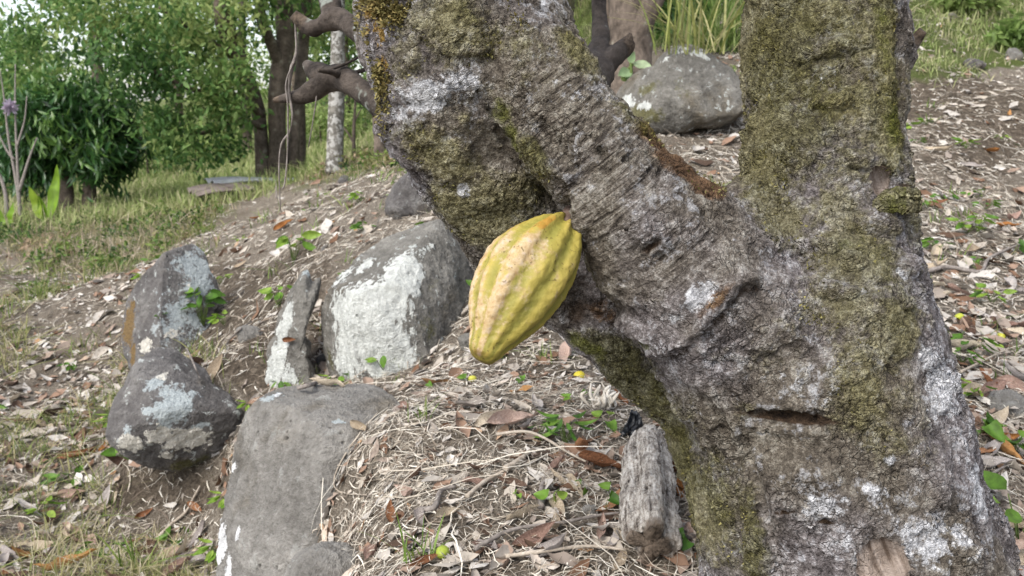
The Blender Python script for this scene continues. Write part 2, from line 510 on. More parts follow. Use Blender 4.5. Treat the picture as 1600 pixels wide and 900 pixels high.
    gm = t.n('ShaderNodeVectorMath', operation='SCALE'); t.put(gm.inputs[0], c); t.put(gm.inputs['Scale'], grain); c = gm.outputs[0]
    # bare wood
    wd = t.rng(t.sum(t.attr('wood'), t.mul(zM, .42), t.mul(zF, .16)), 0.50, 0.56)
    wdc = t.ramp(t.noise(1.0, 4, 0.6, 0.2, t.comb(t.dot((.93, 0, .37), 160), t.dot((-.37, 0, .93), 16), t.dot((0, 1, 0), 60))), [(0.3, (0.085, 0.06, 0.045)), (0.45, (0.215, 0.17, 0.14)), (0.7, (0.36, 0.30, 0.26))])
    c = t.mix(wd, c, wdc)
    # dark cracks and scar groove, plus shade painted into the hollow under the limb
    c = t.mix(t.rng(t.attr('dark'), 0.25, 0.7), c, t.ramp(nF, [(0.35, (0.012, 0.008, 0.006)), (0.65, (0.075, 0.048, 0.03))]))
    t.color(c)
    h = t.math('ADD', t.math('MULTIPLY', nM2, 0.8), t.math('ADD', t.math('MULTIPLY', nF, 0.75), t.math('MULTIPLY', nG, 0.12)))
    h = t.math('ADD', h, t.mul(mmask, t.sum(t.mul(nG, 0.5), t.mul(nF, .3), .12)))
    h = t.math('SUBTRACT', h, t.math('MULTIPLY', crk, 0.3))
    h = t.math('SUBTRACT', h, t.mul(crk2, 0.22))
    h = t.math('SUBTRACT', h, t.mul(fur, 0.12))
    h = t.math('MULTIPLY', h, t.rng(wd, 0, 1, 1, 0.3))
    t.disp(h, 0.0125, 0.9)
    return t.m

def limb_tubes():
    S = {}
    S['R'] = [(1310, -1000, 1.20, 128), (1298, -420, 1.13, 118), (1288, 0, 1.10, 118), (1283, 200, 1.08, 115), (1284, 330, 1.065, 120), (1284, 430, 1.055, 138), (1284, 540, 1.05, 172), (1294, 660, 1.06, 194), (1314, 800, 1.07, 212), (1332, 910, 1.08, 228), (1365, 1150, 1.10, 285)]
    S['M'] = [(1260, 640, 1.06, 160), (1165, 520, 1.025, 142), (1062, 405, 1.00, 116), (972, 306, 0.99, 94), (905, 222, 1.00, 84), (838, 130, 1.03, 88), (770, 20, 1.07, 100), (720, -120, 1.11, 118)]
    S['W'] = [(1085, 372, 1.03, 62), (1140, 358, 1.04, 60), (1195, 352, 1.06, 66)]
    S['L'] = [(660, -1100, 1.25, 140), (690, -500, 1.17, 142), (705, -200, 1.12, 143), (707, 0, 1.09, 145), (712, 90, 1.08, 138), (722, 160, 1.09, 126), (752, 235, 1.11, 112), (795, 300, 1.13, 104), (850, 375, 1.15, 100), (936, 458, 1.165, 84), (1034, 540, 1.165, 82), (1122, 626, 1.16, 84), (1174, 720, 1.15, 100), (1214, 810, 1.14, 104), (1248, 900, 1.13, 114), (1270, 1100, 1.15, 150)]
    return S

def sdf_caps():
    A = []; B = []; ra = []; rb = []
    for k, pts in limb_tubes().items():
        q = np.array(pts, float)
        c = catmull(np.column_stack([P(q[:, 0], q[:, 1], q[:, 2]), q[:, 3] * q[:, 2] / FPX]), len(q) * 4)
        A.append(c[:-1, :3]); B.append(c[1:, :3]); ra.append(c[:-1, 3]); rb.append(c[1:, 3])
    return np.concatenate(A), np.concatenate(B), np.concatenate(ra), np.concatenate(rb)

def build_trunk():
    caps = sdf_caps()
    def sdf(Q, k=0.007):
        A, B, ra, rb = caps
        d = B - A; dd = (d * d).sum(1)
        out = np.empty(len(Q))
        for s in range(0, len(Q), 20000):
            q = Q[s:s + 20000]
            t = np.clip(((q[:, None] - A[None]) * d).sum(-1) / dd, 0, 1)
            di = np.linalg.norm(q[:, None] - (A + t[..., None] * d), axis=-1) - (ra + t * (rb - ra))
            m = di.min(1)
            out[s:s + 20000] = m - k * np.log(np.exp(-(di - m[:, None]) / k).sum(1)) * 0.55
        return out
    mb = MB()
    for pts in limb_tubes().values():
        q = np.array(pts, float)
        V, F = tube(P(q[:, 0], q[:, 1], q[:, 2]), q[:, 3] * q[:, 2] / FPX, n=len(q) * 5, sides=40)
        mb.add(V, F)
    o = mb.build('tmp', None)
    m = o.modifiers.new('r', 'REMESH'); m.mode = 'VOXEL'; m.voxel_size = 0.0065
    s = o.modifiers.new('s', 'SMOOTH'); s.iterations = 4
    u = o.modifiers.new('u', 'SUBSURF'); u.levels = u.render_levels = 1
    dg = bpy.context.evaluated_depsgraph_get()
    ev = o.evaluated_get(dg); me = ev.to_mesh()
    n = len(me.vertices); V = np.empty(n * 3, np.float32); me.vertices.foreach_get('co', V); V = V.reshape(-1, 3).astype(float)
    F = np.empty(len(me.polygons) * 4, np.int32); me.polygons.foreach_get('vertices', F); F = F.reshape(-1, 4)
    ev.to_mesh_clear(); bpy.data.objects.remove(o)
    def normals(V):
        fn = np.cross(V[F[:, 2]] - V[F[:, 0]], V[F[:, 3]] - V[F[:, 1]])
        N = np.zeros_like(V)
        for k in range(4): np.add.at(N, F[:, k], fn)
        return unit(N)
    N = normals(V)
    for _ in range(3):
        V = V - N * np.clip(sdf(V), -0.02, 0.02)[:, None]
    N = normals(V)
    if (N * (V - V.mean(0))).sum() < 0: F = F[:, ::-1]; N = -N
    # lumps of the old wood
    V = V + N * (0.011 * fbm(V, 7, 3, 0.5, 1) + 0.010 * fbm(V, 22, 3, 0.55, 2) + 0.0025 * fbm(V, 70, 2, 0.5, 4))[:, None]
    bvh = BVHTree.FromPolygons([tuple(v) for v in V], [tuple(f) for f in F])
    px, py, dep = project(V)
    def hit(x, y):
        r = ray(x, y); h = bvh.ray_cast(Vector(CAM), Vector(unit(r)))
        return np.array(h[0]) if h[0] is not None else None
    def local(x, y, rx, ry, ang):
        """0 at the centre .. 1 at the edge of an ellipse of wood round the point seen at a pixel"""
        c = hit(x, y)
        if c is None: return np.full(len(V), 9.0)
        d = float((c - CAM) @ FWD); s = FPX / d
        v = V - c; a_ = R_(ang)
        u_ = (v @ RGT) * s; w_ = -(v @ UPV) * s; z_ = (v @ FWD) * s
        e1 = u_ * math.cos(a_) + w_ * math.sin(a_); e2 = -u_ * math.sin(a_) + w_ * math.cos(a_)
        return np.sqrt((e1 / rx) ** 2 + (e2 / ry) ** 2 + (z_ / (1.6 * max(rx, ry))) ** 2)
    # knots, swellings, hollows: px, py, rx, ry, angle, metres
    D = np.zeros(n)
    for x, y, rx, ry, an, am in [
        (1300, 75, 60, 16, -5, 0.015), (1310, 160, 45, 14, 5, 0.012), (1345, 250, 40, 16, 10, 0.013), (1380, 345, 45, 22, 20, .012), (1340, 365, 70, 10, 4, -.008),
        (1300, 455, 35, 12, 8, 0.019), (1330, 410, 26, 12, 0, .010), (1225, 440, 18, 14, 0, .006), (1390, 470, 60, 30, -20, .008), (1418, 415, 26, 26, 0, .018), (1250, 535, 40, 20, 30, .007),
        (1275, 385, 30, 12, 10, 0.011), (1405, 130, 20, 90, 2, -.008), (1350, 120, 14, 120, 3, .006), (1320, 330, 40, 9, 0, -.007),
        (1228, 650, 84, 8, 3, -.017), (1228, 634, 80, 12, 2, .007), (1235, 672, 70, 12, 2, .006),
        (1378, 880, 52, 52, 20, -.005), (1384, 285, 26, 32, 0, -.010), (1392, 318, 34, 16, -10, .014), (1380, 318, 26, 16, 0, -.006),
        (1018, 385, 22, 9, -30, -.012), (1040, 380, 16, 10, 30, .008), (940, 235, 12, 8, 0, -.012), (985, 245, 14, 7, -20, -.010), (1030, 400, 12, 8, 0, -.010),
        (1290, 815, 20, 6, 10, -.008), (1225, 800, 24, 5, -15, -.008), (1420, 640, 60, 24, 30, .008), (1470, 740, 30, 60, 10, .010), (1480, 610, 50, 40, 0, .009), (1520, 860, 40, 60, 0, .010),
        (1060, 480, 40, 34, -50, .007), (1260, 770, 120, 70, 0, .008), (900, 470, 28, 50, 30, -.012), (862, 230, 26, 70, -38, -.016), (600, 195, 26, 24, 0, .014), (690, 130, 100, 30, -8, .008), (640, 60, 60, 60, 0, .006), (985, 510, 60, 16, 30, .012), (760, 250, 40, 30, 20, -.007), (905, 350, 14, 34, -20, .008), (880, 330, 10, 50, -8, -.014), (1180, 760, 12, 130, -14, -.014), (1120, 660, 14, 60, -30, -.010)]:
        D += am * np.clip(1 - local(x, y, rx, ry, an) ** 2, 0, 1) ** 1.3
    # the raised scar that runs from the fork down to the left
    sc = np.array([(1020, 552), (1052, 540), (1085, 516), (1108, 490), (1128, 466), (1150, 440), (1175, 434)])
    pts = [hit(*q) for q in sc]; pts = [q for q in pts if q is not None]
    cc = catmull(pts, 40)
    dm = np.min(np.linalg.norm(V[:, None] - cc[None], axis=-1) if n < 20000 else np.stack([np.linalg.norm(V - q, axis=1) for q in cc], 1), 1)
    D += 0.009 * np.exp(-(dm / 0.0085) ** 2)
    low = np.min(np.stack([np.linalg.norm(V - (q + np.array([0.008, 0, -0.011])), axis=1) for q in cc], 1), 1)
    D -= 0.006 * np.exp(-(low / 0.005) ** 2)
    V = V + N * D[:, None]
    ch = {k: np.zeros(n) for k in ('moss', 'dry', 'vivid', 'orange', 'white', 'wood', 'dark', 'brown', 'wrinkle')}
    def blob(k, x, y, rx, ry=None, ang=0, s=1.0):
        q = local(x, y, rx, ry or rx, ang)
        q = q * (1 + 0.35 * blob_n)
        ch[k] = np.maximum(ch[k], s * np.clip(1.3 - q, 0, 1) * (1.0 if k not in ('wood', 'dark') else 1.3))
    blob_n = fbm(V, 16, 4, 0.6, 21)
    back = sstep(N @ FWD, -0.1, 0.5)
    ch['moss'] += 0.55 * back
    for a_ in [(1290, 150, 190, 330, 0, .58), (1330, 480, 170, 170, 0, .6), (1400, 650, 150, 160, 0, .42), (700, 120, 190, 200, 0, .45), (1200, 60, 60, 200, 0, .95), (1195, 240, 60, 140, 0, .9), (1380, 80, 36, 190, 0, .95), (1385, 220, 40, 100, 0, .85), (1215, 350, 70, 80, 0, .85), (1330, 400, 110, 90, 0, .85),
               (1290, 480, 90, 70, 0, .8), (1390, 520, 70, 90, 20, .8), (1340, 590, 70, 120, -5, .75), (1380, 690, 70, 70, 0, .6), (1250, 30, 60, 80, 0, .8), (1310, 20, 50, 60, 0, .65), (1300, 330, 90, 60, 0, .75), (1420, 330, 40, 120, 0, .6),
               (720, 60, 150, 70, 0, .75), (640, 90, 60, 90, 0, .7), (700, 30, 110, 60, 0, .85), (690, 240, 110, 50, 30, .85), (760, 330, 90, 90, 40, .85), (720, 330, 50, 90, -35, .9), (820, 300, 60, 70, 0, .7),
               (1000, 600, 120, 46, 45, .85), (1060, 700, 60, 80, -30, .85), (1110, 800, 50, 110, -10, .9), (1180, 850, 24, 110, -5, .85), (960, 540, 70, 30, 20, .9), (1130, 570, 60, 40, 0, .3), (900, 80, 30, 70, -35, .7), (985, 180, 20, 80, -45, .55),
               (1060, 470, 60, 30, 0, .2), (1200, 560, 60, 40, 0, .45), (1490, 880, 60, 40, 0, .3), (840, 250, 24, 60, -35, .9), (1170, 640, 40, 30, 0, .5)]:
        blob('moss', *a_)
    for a_ in [(1340, 590, 90, 130, -5, 1), (1290, 470, 90, 70, 0, .8), (1215, 350, 70, 80, 0, .8), (690, 110, 130, 60, 0, .5), (1250, 250, 60, 60, 0, .5), (1390, 690, 70, 60, 0, .9)]:
        blob('dry', *a_)
    for a_ in [(780, 175, 34, 34, 0, .9), (800, 215, 22, 40, -30, .9), (1375, 60, 24, 90, 0, .6), (1390, 200, 22, 60, 0, .6), (1385, 312, 34, 14, 0, .8), (910, 535, 50, 20, 25, .8), (1010, 540, 30, 14, 0, .7), (1330, 385, 70, 20, 0, .55), (1150, 830, 30, 70, -10, .35)]:
        blob('vivid', *a_)
    for a_ in [(590, 50, 26, 60, -10, .8), (600, 110, 20, 50, 0, .65), (585, 10, 40, 30, 0, .75), (620, 25, 40, 26, 0, .5), (808, 20, 14, 40, -20, .55), (600, 165, 14, 40, 0, .4)]:
        blob('orange', *a_)
    for a_ in [(665, 150, 70, 40, -12, .95), (710, 135, 70, 26, -20, .8), (620, 175, 34, 30, 0, .7), (745, 110, 40, 20, -30, .6), (725, 296, 16, 16, 0, 1), (1085, 465, 40, 24, -52, .75), (1050, 500, 26, 14, -45, .55),
               (1465, 610, 60, 80, 20, .68), (1450, 560, 40, 40, 0, .6), (1530, 780, 44, 80, 10, .72), (1370, 775, 60, 36, 30, .62), (1290, 795, 55, 40, 0, .62), (1450, 840, 110, 70, 0, .66), (1320, 850, 45, 60, 0, .62), (1500, 700, 40, 60, 0, .5), (1240, 590, 60, 40, 0, .45), (1290, 610, 50, 40, 0, .5), (1290, 560, 26, 26, 0, .5), (1395, 720, 20, 16, 0, .7), (1040, 165, 30, 26, 0, .4),
               (900, 150, 60, 20, 40, .4), (1350, 460, 20, 10, 0, .5), (1405, 430, 16, 22, 0, .6), (1290, 115, 26, 30, 0, .35), (960, 245, 60, 30, 40, .3), (1180, 600, 40, 26, 0, .4), (930, 430, 30, 26, 0, .45), (835, 0, 30, 20, 0, .5), (1065, 320, 22, 16, 0, .5)]:
        blob('white', *a_)
    blob('wood', 1384, 895, 52, 74, -20, 1.0); blob('wood', 1382, 283, 24, 28, 10, 1.0)
    for a_ in [(1228, 652, 78, 8, 3, 1), (1018, 386, 22, 7, -30, .8), (940, 236, 9, 6, 0, .8), (985, 247, 12, 5, -20, .7), (1030, 401, 10, 6, 0, .7), (1290, 816, 17, 4, 10, .8), (1225, 801, 22, 3, -15, .8), (900, 490, 26, 40, 25, .45), (1410, 290, 30, 5, 0, .5)]:  # one broad blob paints the shade of the hollow under the leaning limb
        blob('dark', *a_)
    low = np.exp(-(low / 0.0035) ** 2); ch['dark'] = np.maximum(ch['dark'], low * 0.7)
    for a_ in [(1030, 225, 60, 26, 42, .95), (1060, 255, 70, 36, 40, 1), (1100, 285, 60, 34, 30, 1), (1115, 470, 60, 14, -45, .6), (940, 490, 70, 40, 20, .55), (1330, 200, 26, 100, 0, .4), (690, 110, 150, 90, 0, .5), (700, 260, 120, 80, 30, .42), (1440, 730, 30, 60, 0, .4)]:
        blob('brown', *a_)
    for a_ in [(880, 170, 90, 90, 0, 1), (960, 280, 110, 110, 45, 1), (1050, 390, 70, 80, 45, .5)]:
        blob('wrinkle', *a_)
    ch['wrinkle'] = np.clip(ch['wrinkle'] * 1.8, 0, 1)
    return V, F, N, ch, hit

BARK = mat_bark()
TV, TF, TN, TCH, thit = build_trunk()
tree_base = np.array([0.42, 1.12, 0.52])
cacao = thing('cacao_tree', tree_base, 'mossy forked cacao tree with thick grey bark carrying the yellow pod', 'tree')
link('trunk', mesh('trunk', TV - tree_base, TF, BARK, TCH), cacao)

def mat_limb(name='smooth_limb_bark', dark=(0.016, 0.012, 0.010), lite=(0.115, 0.094, 0.079), spot=(0.20, 0.215, 0.19), sc=1.0, so=0.56):
    t = NT(name, 0.85, 0.2)
    n1 = t.noise(18 * sc, 5, 0.65); n2 = t.noise(70 * sc, 4, 0.7)
    v = t.math('ADD', t.math('MULTIPLY', n1, 0.6), t.math('MULTIPLY', n2, 0.4))
    v = t.sum(t.mul(v, .7), t.mul(t.noise(5 * sc, 3, .6), .3))
    c = t.ramp(v, [(0.38, dark), (0.6, lite)])
    c = t.mix(t.rng(t.noise(9 * sc, 4, 0.65), so, so + 0.05), c, spot)
    c = t.mix(t.attr('wood'), c, t.ramp(n2, [(0.35, (0.03, 0.022, 0.016)), (0.65, (0.15, 0.112, 0.082))]))
    t.color(c); t.bump(v, 0.02 / sc, 0.8)
    return t.m
LIMB = mat_limb()

def limb(name, pts, label=None, broken=True, seed=0, parent=cacao, base=tree_base, mat=None, sides=16):
    q = np.array(pts, float)
    W = P(q[:, 0], q[:, 1], q[:, 2]); r = q[:, 3] * q[:, 2] / FPX
    V, F = tube(W, r, n=len(q) * 8, sides=sides, rough=0.30, rscale=30, seed=seed)
    wd = np.zeros(len(V))
    if broken:
        tip = W[-1]; d = np.linalg.norm(V - tip, axis=1); L = 2.0 * r[-1] + 0.008
        wd = sstep(L * (1 + 0.5 * fbm(V, 30, 3, .6, seed)) - d, 0, L * 0.4)
        ax = unit(W[-1] - W[-2])
        V = V + ax * (1.1 * r[-1] * fbm(V, 60, 2, .5, seed + 3) * (d < L))[:, None] + unit(V - tip) * (.35 * r[-1] * fbm(V, 45, 2, .5, seed + 4) * (d < L))[:, None]
    me = mesh(name, V - base, F, mat or LIMB, {'wood': wd})
    o = link(name, me, parent)
    if label: o['label'] = label
    return o
limb('broken_limb', [(690, 80, 1.22, 32), (620, 70, 1.30, 23), (572, 55, 1.36, 18), (545, 36, 1.40, 17), (520, 30, 1.42, 18), (502, 40, 1.43, 12), (485, 44, 1.435, 12), (462, 26, 1.44, 9)], 'upper broken limb with a ragged end', seed=5)
limb('broken_limb', [(525, 36, 1.42, 19), (516, 10, 1.43, 17), (508, -30, 1.45, 17), (500, -120, 1.5, 15)], 'thin limb rising from the upper broken limb', broken=False, seed=6)
limb('broken_limb', [(690, 195, 1.24, 32), (630, 190, 1.32, 23), (580, 154, 1.40, 20), (545, 126, 1.44, 19), (515, 124, 1.47, 20), (478, 148, 1.49, 14), (455, 152, 1.495, 9), (428, 157, 1.50, 3.5)], 'lower broken limb with a splintered tip', seed=7)
limb('broken_limb', [(512, 122, 1.48, 20), (494, 112, 1.5, 16), (479, 101, 1.52, 8)], 'short rough stub on the lower broken limb', broken=False, seed=8)
limb('twig', [(535, 122, 1.44, 6), (520, 113, 1.42, 4.5), (497, 110, 1.40, 3)], None, broken=False, seed=9, sides=7)
limb('twig', [(528, 114, 1.43, 4), (560, 112, 1.46, 3.5), (600, 95, 1.5, 3)], None, broken=False, seed=10, sides=7)
limb('twig', [(505, 113, 1.41, 3), (550, 95, 1.45, 2.2), (590, 70, 1.5, 2)], None, broken=False, seed=12, sides=7)
limb('rear_limb', [(860, 240, 1.16, 34), (905, 165, 1.38, 30), (932, 112, 1.5, 27), (938, 60, 1.56, 15), (936, 10, 1.6, 11), (934, -120, 1.7, 11)], 'dark smooth forked limb behind the trunk', broken=False, seed=13)
limb('rear_limb', [(932, 112, 1.5, 22), (955, 92, 1.52, 17), (972, 78, 1.54, 15), (985, 66, 1.55, 11)], 'short cut stub of the dark rear limb', seed=14)
limb('knot_stub', [(1402, 92, 1.10, 20), (1426, 68, 1.09, 13), (1441, 48, 1.08, 8)], None, seed=15, sides=10, mat=mat_limb('knot_bark', (0.05, 0.04, 0.036), (0.2, 0.17, 0.15)))
# curled flap of bark at the scar
def bark_flap():
    c = thit(1380, 315); u = np.linspace(0, 1, 14); v = np.linspace(-1, 1, 8)
    U_, V_ = np.meshgrid(u, v, indexing='ij'); U_ = U_.ravel(); V_ = V_.ravel()
    s = 1.05 / FPX
    wd = (1 - U_ ** 2.5 * 0.85)
    Q = c + np.outer((-6 + 42 * U_) * s, RGT) + np.outer((-(V_ * 12 * wd) - 2 + 8 * U_) * s - 0.0, UPV * -1) * -1 - np.outer(0.004 + 0.018 * np.sin(U_ * 2.4) + 0.006 * V_ ** 2, FWD)
    Q = Q + np.outer(-0.012 * U_ ** 2 * (V_ > 0), UPV) + 0.003 * fbm(Q, 60, 2, .5, 3)[:, None]
    i = np.arange(13)[:, None] * 8; j = np.arange(7)[None]
    F = np.stack([i + j, i + 8 + j, i + 9 + j, i + 1 + j], -1).reshape(-1, 4)
    one = np.ones(len(Q))
    me = mesh('bark_flap', Q - tree_base, F, BARK, {'moss': one * .8, 'vivid': one * (U_ < .6) * .6, 'dark': one * sstep(U_, .6, 1) * .35})
    o = link('bark_flap', me, cacao); m = o.modifiers.new('solid', 'SOLIDIFY'); m.thickness = 0.004
bark_flap()

# dry fibre and moss tufts that stand off the bark
def tufts():
    m = NT('moss_tuft', 0.95, 0.05); r = m.attr('rnd')
    m.color(m.mix(m.attr('kind_mix'), m.ramp(r, [(0, (0.03, 0.028, 0.008)), (.5, (0.135, 0.12, 0.042)), (1, (0.28, 0.25, 0.11))]), m.ramp(r, [(0, (0.06, 0.045, 0.018)), (.6, (0.20, 0.145, 0.055)), (1, (0.32, 0.24, 0.10))])))
    vis = (TN @ FWD) < 0.35
    wgt = np.where(vis, np.clip(TCH['moss'] - .55, 0, 1) + 1.2 * TCH['orange'] + 0.35 * TCH['brown'] * (TCH['brown'] > .6), 0)
    wgt *= 1 - .85 * sstep(TCH['brown'], .3, .6)
    wgt *= np.clip(0.5 + 1.6 * fbm(TV, 24, 3, .6, 40), 0, 1)
    idx = rng.choice(len(TV), 20000, p=wgt / wgt.sum())
    c = TV[idx] + TN[idx] * 0.001 + rng.normal(0, .0012, (len(idx), 3)); N = TN[idx]
    L = rng.uniform(.0016, .0042, len(idx)) * (1 + .5 * (TCH['orange'][idx] > .4))
    dirn = unit(N + rng.normal(0, .75, N.shape)); side = unit(np.cross(dirn, rng.normal(size=N.shape)))
    wd = (L * rng.uniform(.22, .5, len(L)))[:, None]
    V = np.stack([c - side * wd, c + side * wd, c + dirn * L[:, None] + side * wd * .3, c + dirn * L[:, None] - side * wd * .3], 1).reshape(-1, 3)
    F = np.arange(len(V)).reshape(-1, 4)
    me = mesh('moss_tufts', V - tree_base, F, m.m, {'rnd': np.repeat(rng.random(len(idx)), 4), 'kind_mix': np.repeat(np.clip((TCH['orange'][idx] * 1.2) * rng.random(len(idx)) * 1.4, 0, 1), 4)})
    tag(link('moss', me, cacao), kind='stuff')
tufts()

# ------------------------------------------------------------------ the pod
def mat_pod():
    t = NT('pod_skin', 0.6, 0.3)
    n1 = t.noise(30, 5, 0.6); n2 = t.noise(120, 4, 0.65); n3 = t.noise(9, 3, .5)
    g = t.ramp(n1, [(0.3, (0.235, 0.19, 0.014)), (0.5, (0.30, 0.235, 0.030)), (0.7, (0.36, 0.262, 0.042))])
    deep = t.ramp(n1, [(0.3, (0.155, 0.148, 0.010)), (0.7, (0.245, 0.20, 0.015))])
    c = t.mix(t.attr('valley'), g, deep)
    bl = t.rng(t.sum(t.attr('blush'), t.nz(42, 5, .7, 3.0), t.nz(130, 3, .6, 1.3)), 0.22, 1.0)
    bl = t.mul(bl, .78)
    c = t.mix(bl, c, t.ramp(n2, [(0.34, (0.29, 0.16, 0.085)), (0.5, (0.42, 0.29, 0.18)), (0.66, (0.52, 0.41, 0.31))]))
    c = t.mix(.13, c, (.42, .36, .20))
    og = t.rng(t.math('ADD', t.attr('russet'), t.math('MULTIPLY', t.math('SUBTRACT', n2, 0.5), 1.4)), 0.45, 0.85)
    c = t.mix(t.math('MULTIPLY', og, 0.8), c, (0.33, 0.16, 0.022))
    vio = t.math('MULTIPLY', t.rng(n2, 0.56, 0.66), bl)
    c = t.mix(t.math('MULTIPLY', vio, 0.5), c, (0.34, 0.24, 0.24))
    sp = t.math('MULTIPLY', t.rng(t.noise(210, 2, .5), 0.63, 0.68), t.rng(n3, .42, .55))
    c = t.mix(t.math('MULTIPLY', sp, 0.75), c, (0.10, 0.07, 0.015))
    c = t.mix(t.attr('tip'), c, (0.16, 0.09, 0.02))
    t.color(c)
    t.bump(t.math('ADD', t.math('MULTIPLY', n1, .7), t.math('MULTIPLY', n2, .35)), 0.004, 0.7)
    return t.m

def build_pod():
    top = P(880, 354, 0.975); tip = P(749, 563, 0.905)
    ax = unit(tip - top); L = np.linalg.norm(tip - top)
    e1 = unit(np.cross(ax, FWD)); e2 = np.cross(ax, e1)      # e2 points along the view
    if e1 @ RGT < 0: e1 = -e1
    nt_, na = 110, 240
    s = np.linspace(0, 1, nt_)
    prof = np.array([(0, 0), (.012, .30), (.04, .52), (.1, .71), (.2, .88), (.32, .98), (.42, 1.0), (.55, .95), (.68, .82), (.8, .61), (.88, .43), (.93, .385), (.965, .335), (.988, .245), (1, 0)])
    r = np.interp(s, prof[:, 0], prof[:, 1])
    k = np.ones(5) / 5; rs = np.convolve(np.pad(r, 2, mode='edge'), k, 'valid'); r = np.where((s > .03) & (s < .97), rs, r)
    Rm = 71 * 0.93 / FPX
    a_ = np.linspace(0, 2 * math.pi, na, endpoint=False)
    S, A = np.meshgrid(s, a_, indexing='ij')
    tw = A + 0.12 * (S - .5) + 0.50
    rid = 0.42 * np.cos(5 * tw) + 0.58 * np.cos(10 * tw + .35)          # five paired ridges
    rid = np.sign(rid) * np.abs(rid) ** .85
    amp = 0.074 * sstep(S, 0, .06) * (1 - .75 * sstep(S, .8, 1)) * (1 + .5 * sstep(.35 - S, 0, .3))
    rr = r[:, None] * Rm * (1 + amp * rid)
    ctr = top + np.outer(s * L, ax) + np.outer(0.006 * np.sin(s * math.pi), e1) * -1
    V = ctr[:, None] + rr[..., None] * (np.cos(A)[..., None] * e1 + np.sin(A)[..., None] * e2)
    bulge = 0.012 * sstep(.10 - S, 0, .10) * (rid * .5 + .5)            # ridges rise round the stalk
    V = V - ax * bulge[..., None]
    Vf = V.reshape(-1, 3)
    out = unit(Vf - np.repeat(ctr, na, 0))
    Vf = Vf + out * (0.0016 * fbm(Vf, 55, 3, .55, 60) + 0.0011 * fbm(Vf, 150, 2, .5, 61))[:, None] * np.repeat(sstep(r, .1, .4), na)[:, None]
    i = np.arange(nt_ - 1)[:, None] * na; j = np.arange(na)[None]; kk = (j + 1) % na
    F = np.stack([i + j, i + kk, i + na + kk, i + na + j], -1).reshape(-1, 4)
    Sf = S.ravel(); rf = rid.ravel()
    # blush: on the ridge tops of the exposed left and upper flank
    expo = (out @ unit(-0.86 * RGT + 0.35 * UPV - 0.45 * FWD))
    blush = (0.42 + 0.58 * sstep(rf, -.5, .5)) * sstep(expo, -.2, .6) * sstep(Sf, .08, .38) * (1 - .4 * sstep(Sf, .86, .97)) * 1.05
    russ = sstep(rf, -.1, .7) * sstep(.42 - Sf, 0, .3) * sstep(Sf, .02, .1) * sstep(expo, -.1, .6) * .9
    tipm = sstep(Sf, .955, .985) * .8 * sstep(fbm(Vf, 60, 2, .5, 8), -.4, .4)
    base = top
    o = link('cacao_pod', mesh('cacao_pod', Vf - base, F, mat_pod(), {'valley': sstep(-rf, -.2, .7), 'blush': blush, 'russet': russ, 'tip': tipm}), None, base)
    tag(o, 'ripe yellow ribbed cacao pod with a pinkish blush hanging from the trunk', 'cacao pod')
    st = P(np.array([899, 891, 880]), np.array([318, 338, 356]), np.array([1.05, .985, .966]))
    V2, F2 = tube(st, [.015, .010, .0105], n=14, sides=14, rough=.15, rscale=60)
    t = NT('stalk_skin', .8); n_ = t.noise(60, 4)
    t.color(t.ramp(n_, [(.3, (.05, .03, .025)), (.7, (.20, .14, .11))])).bump(n_, .004)
    link('stalk', mesh('stalk', V2 - base, F2, t.m), o)
build_pod()
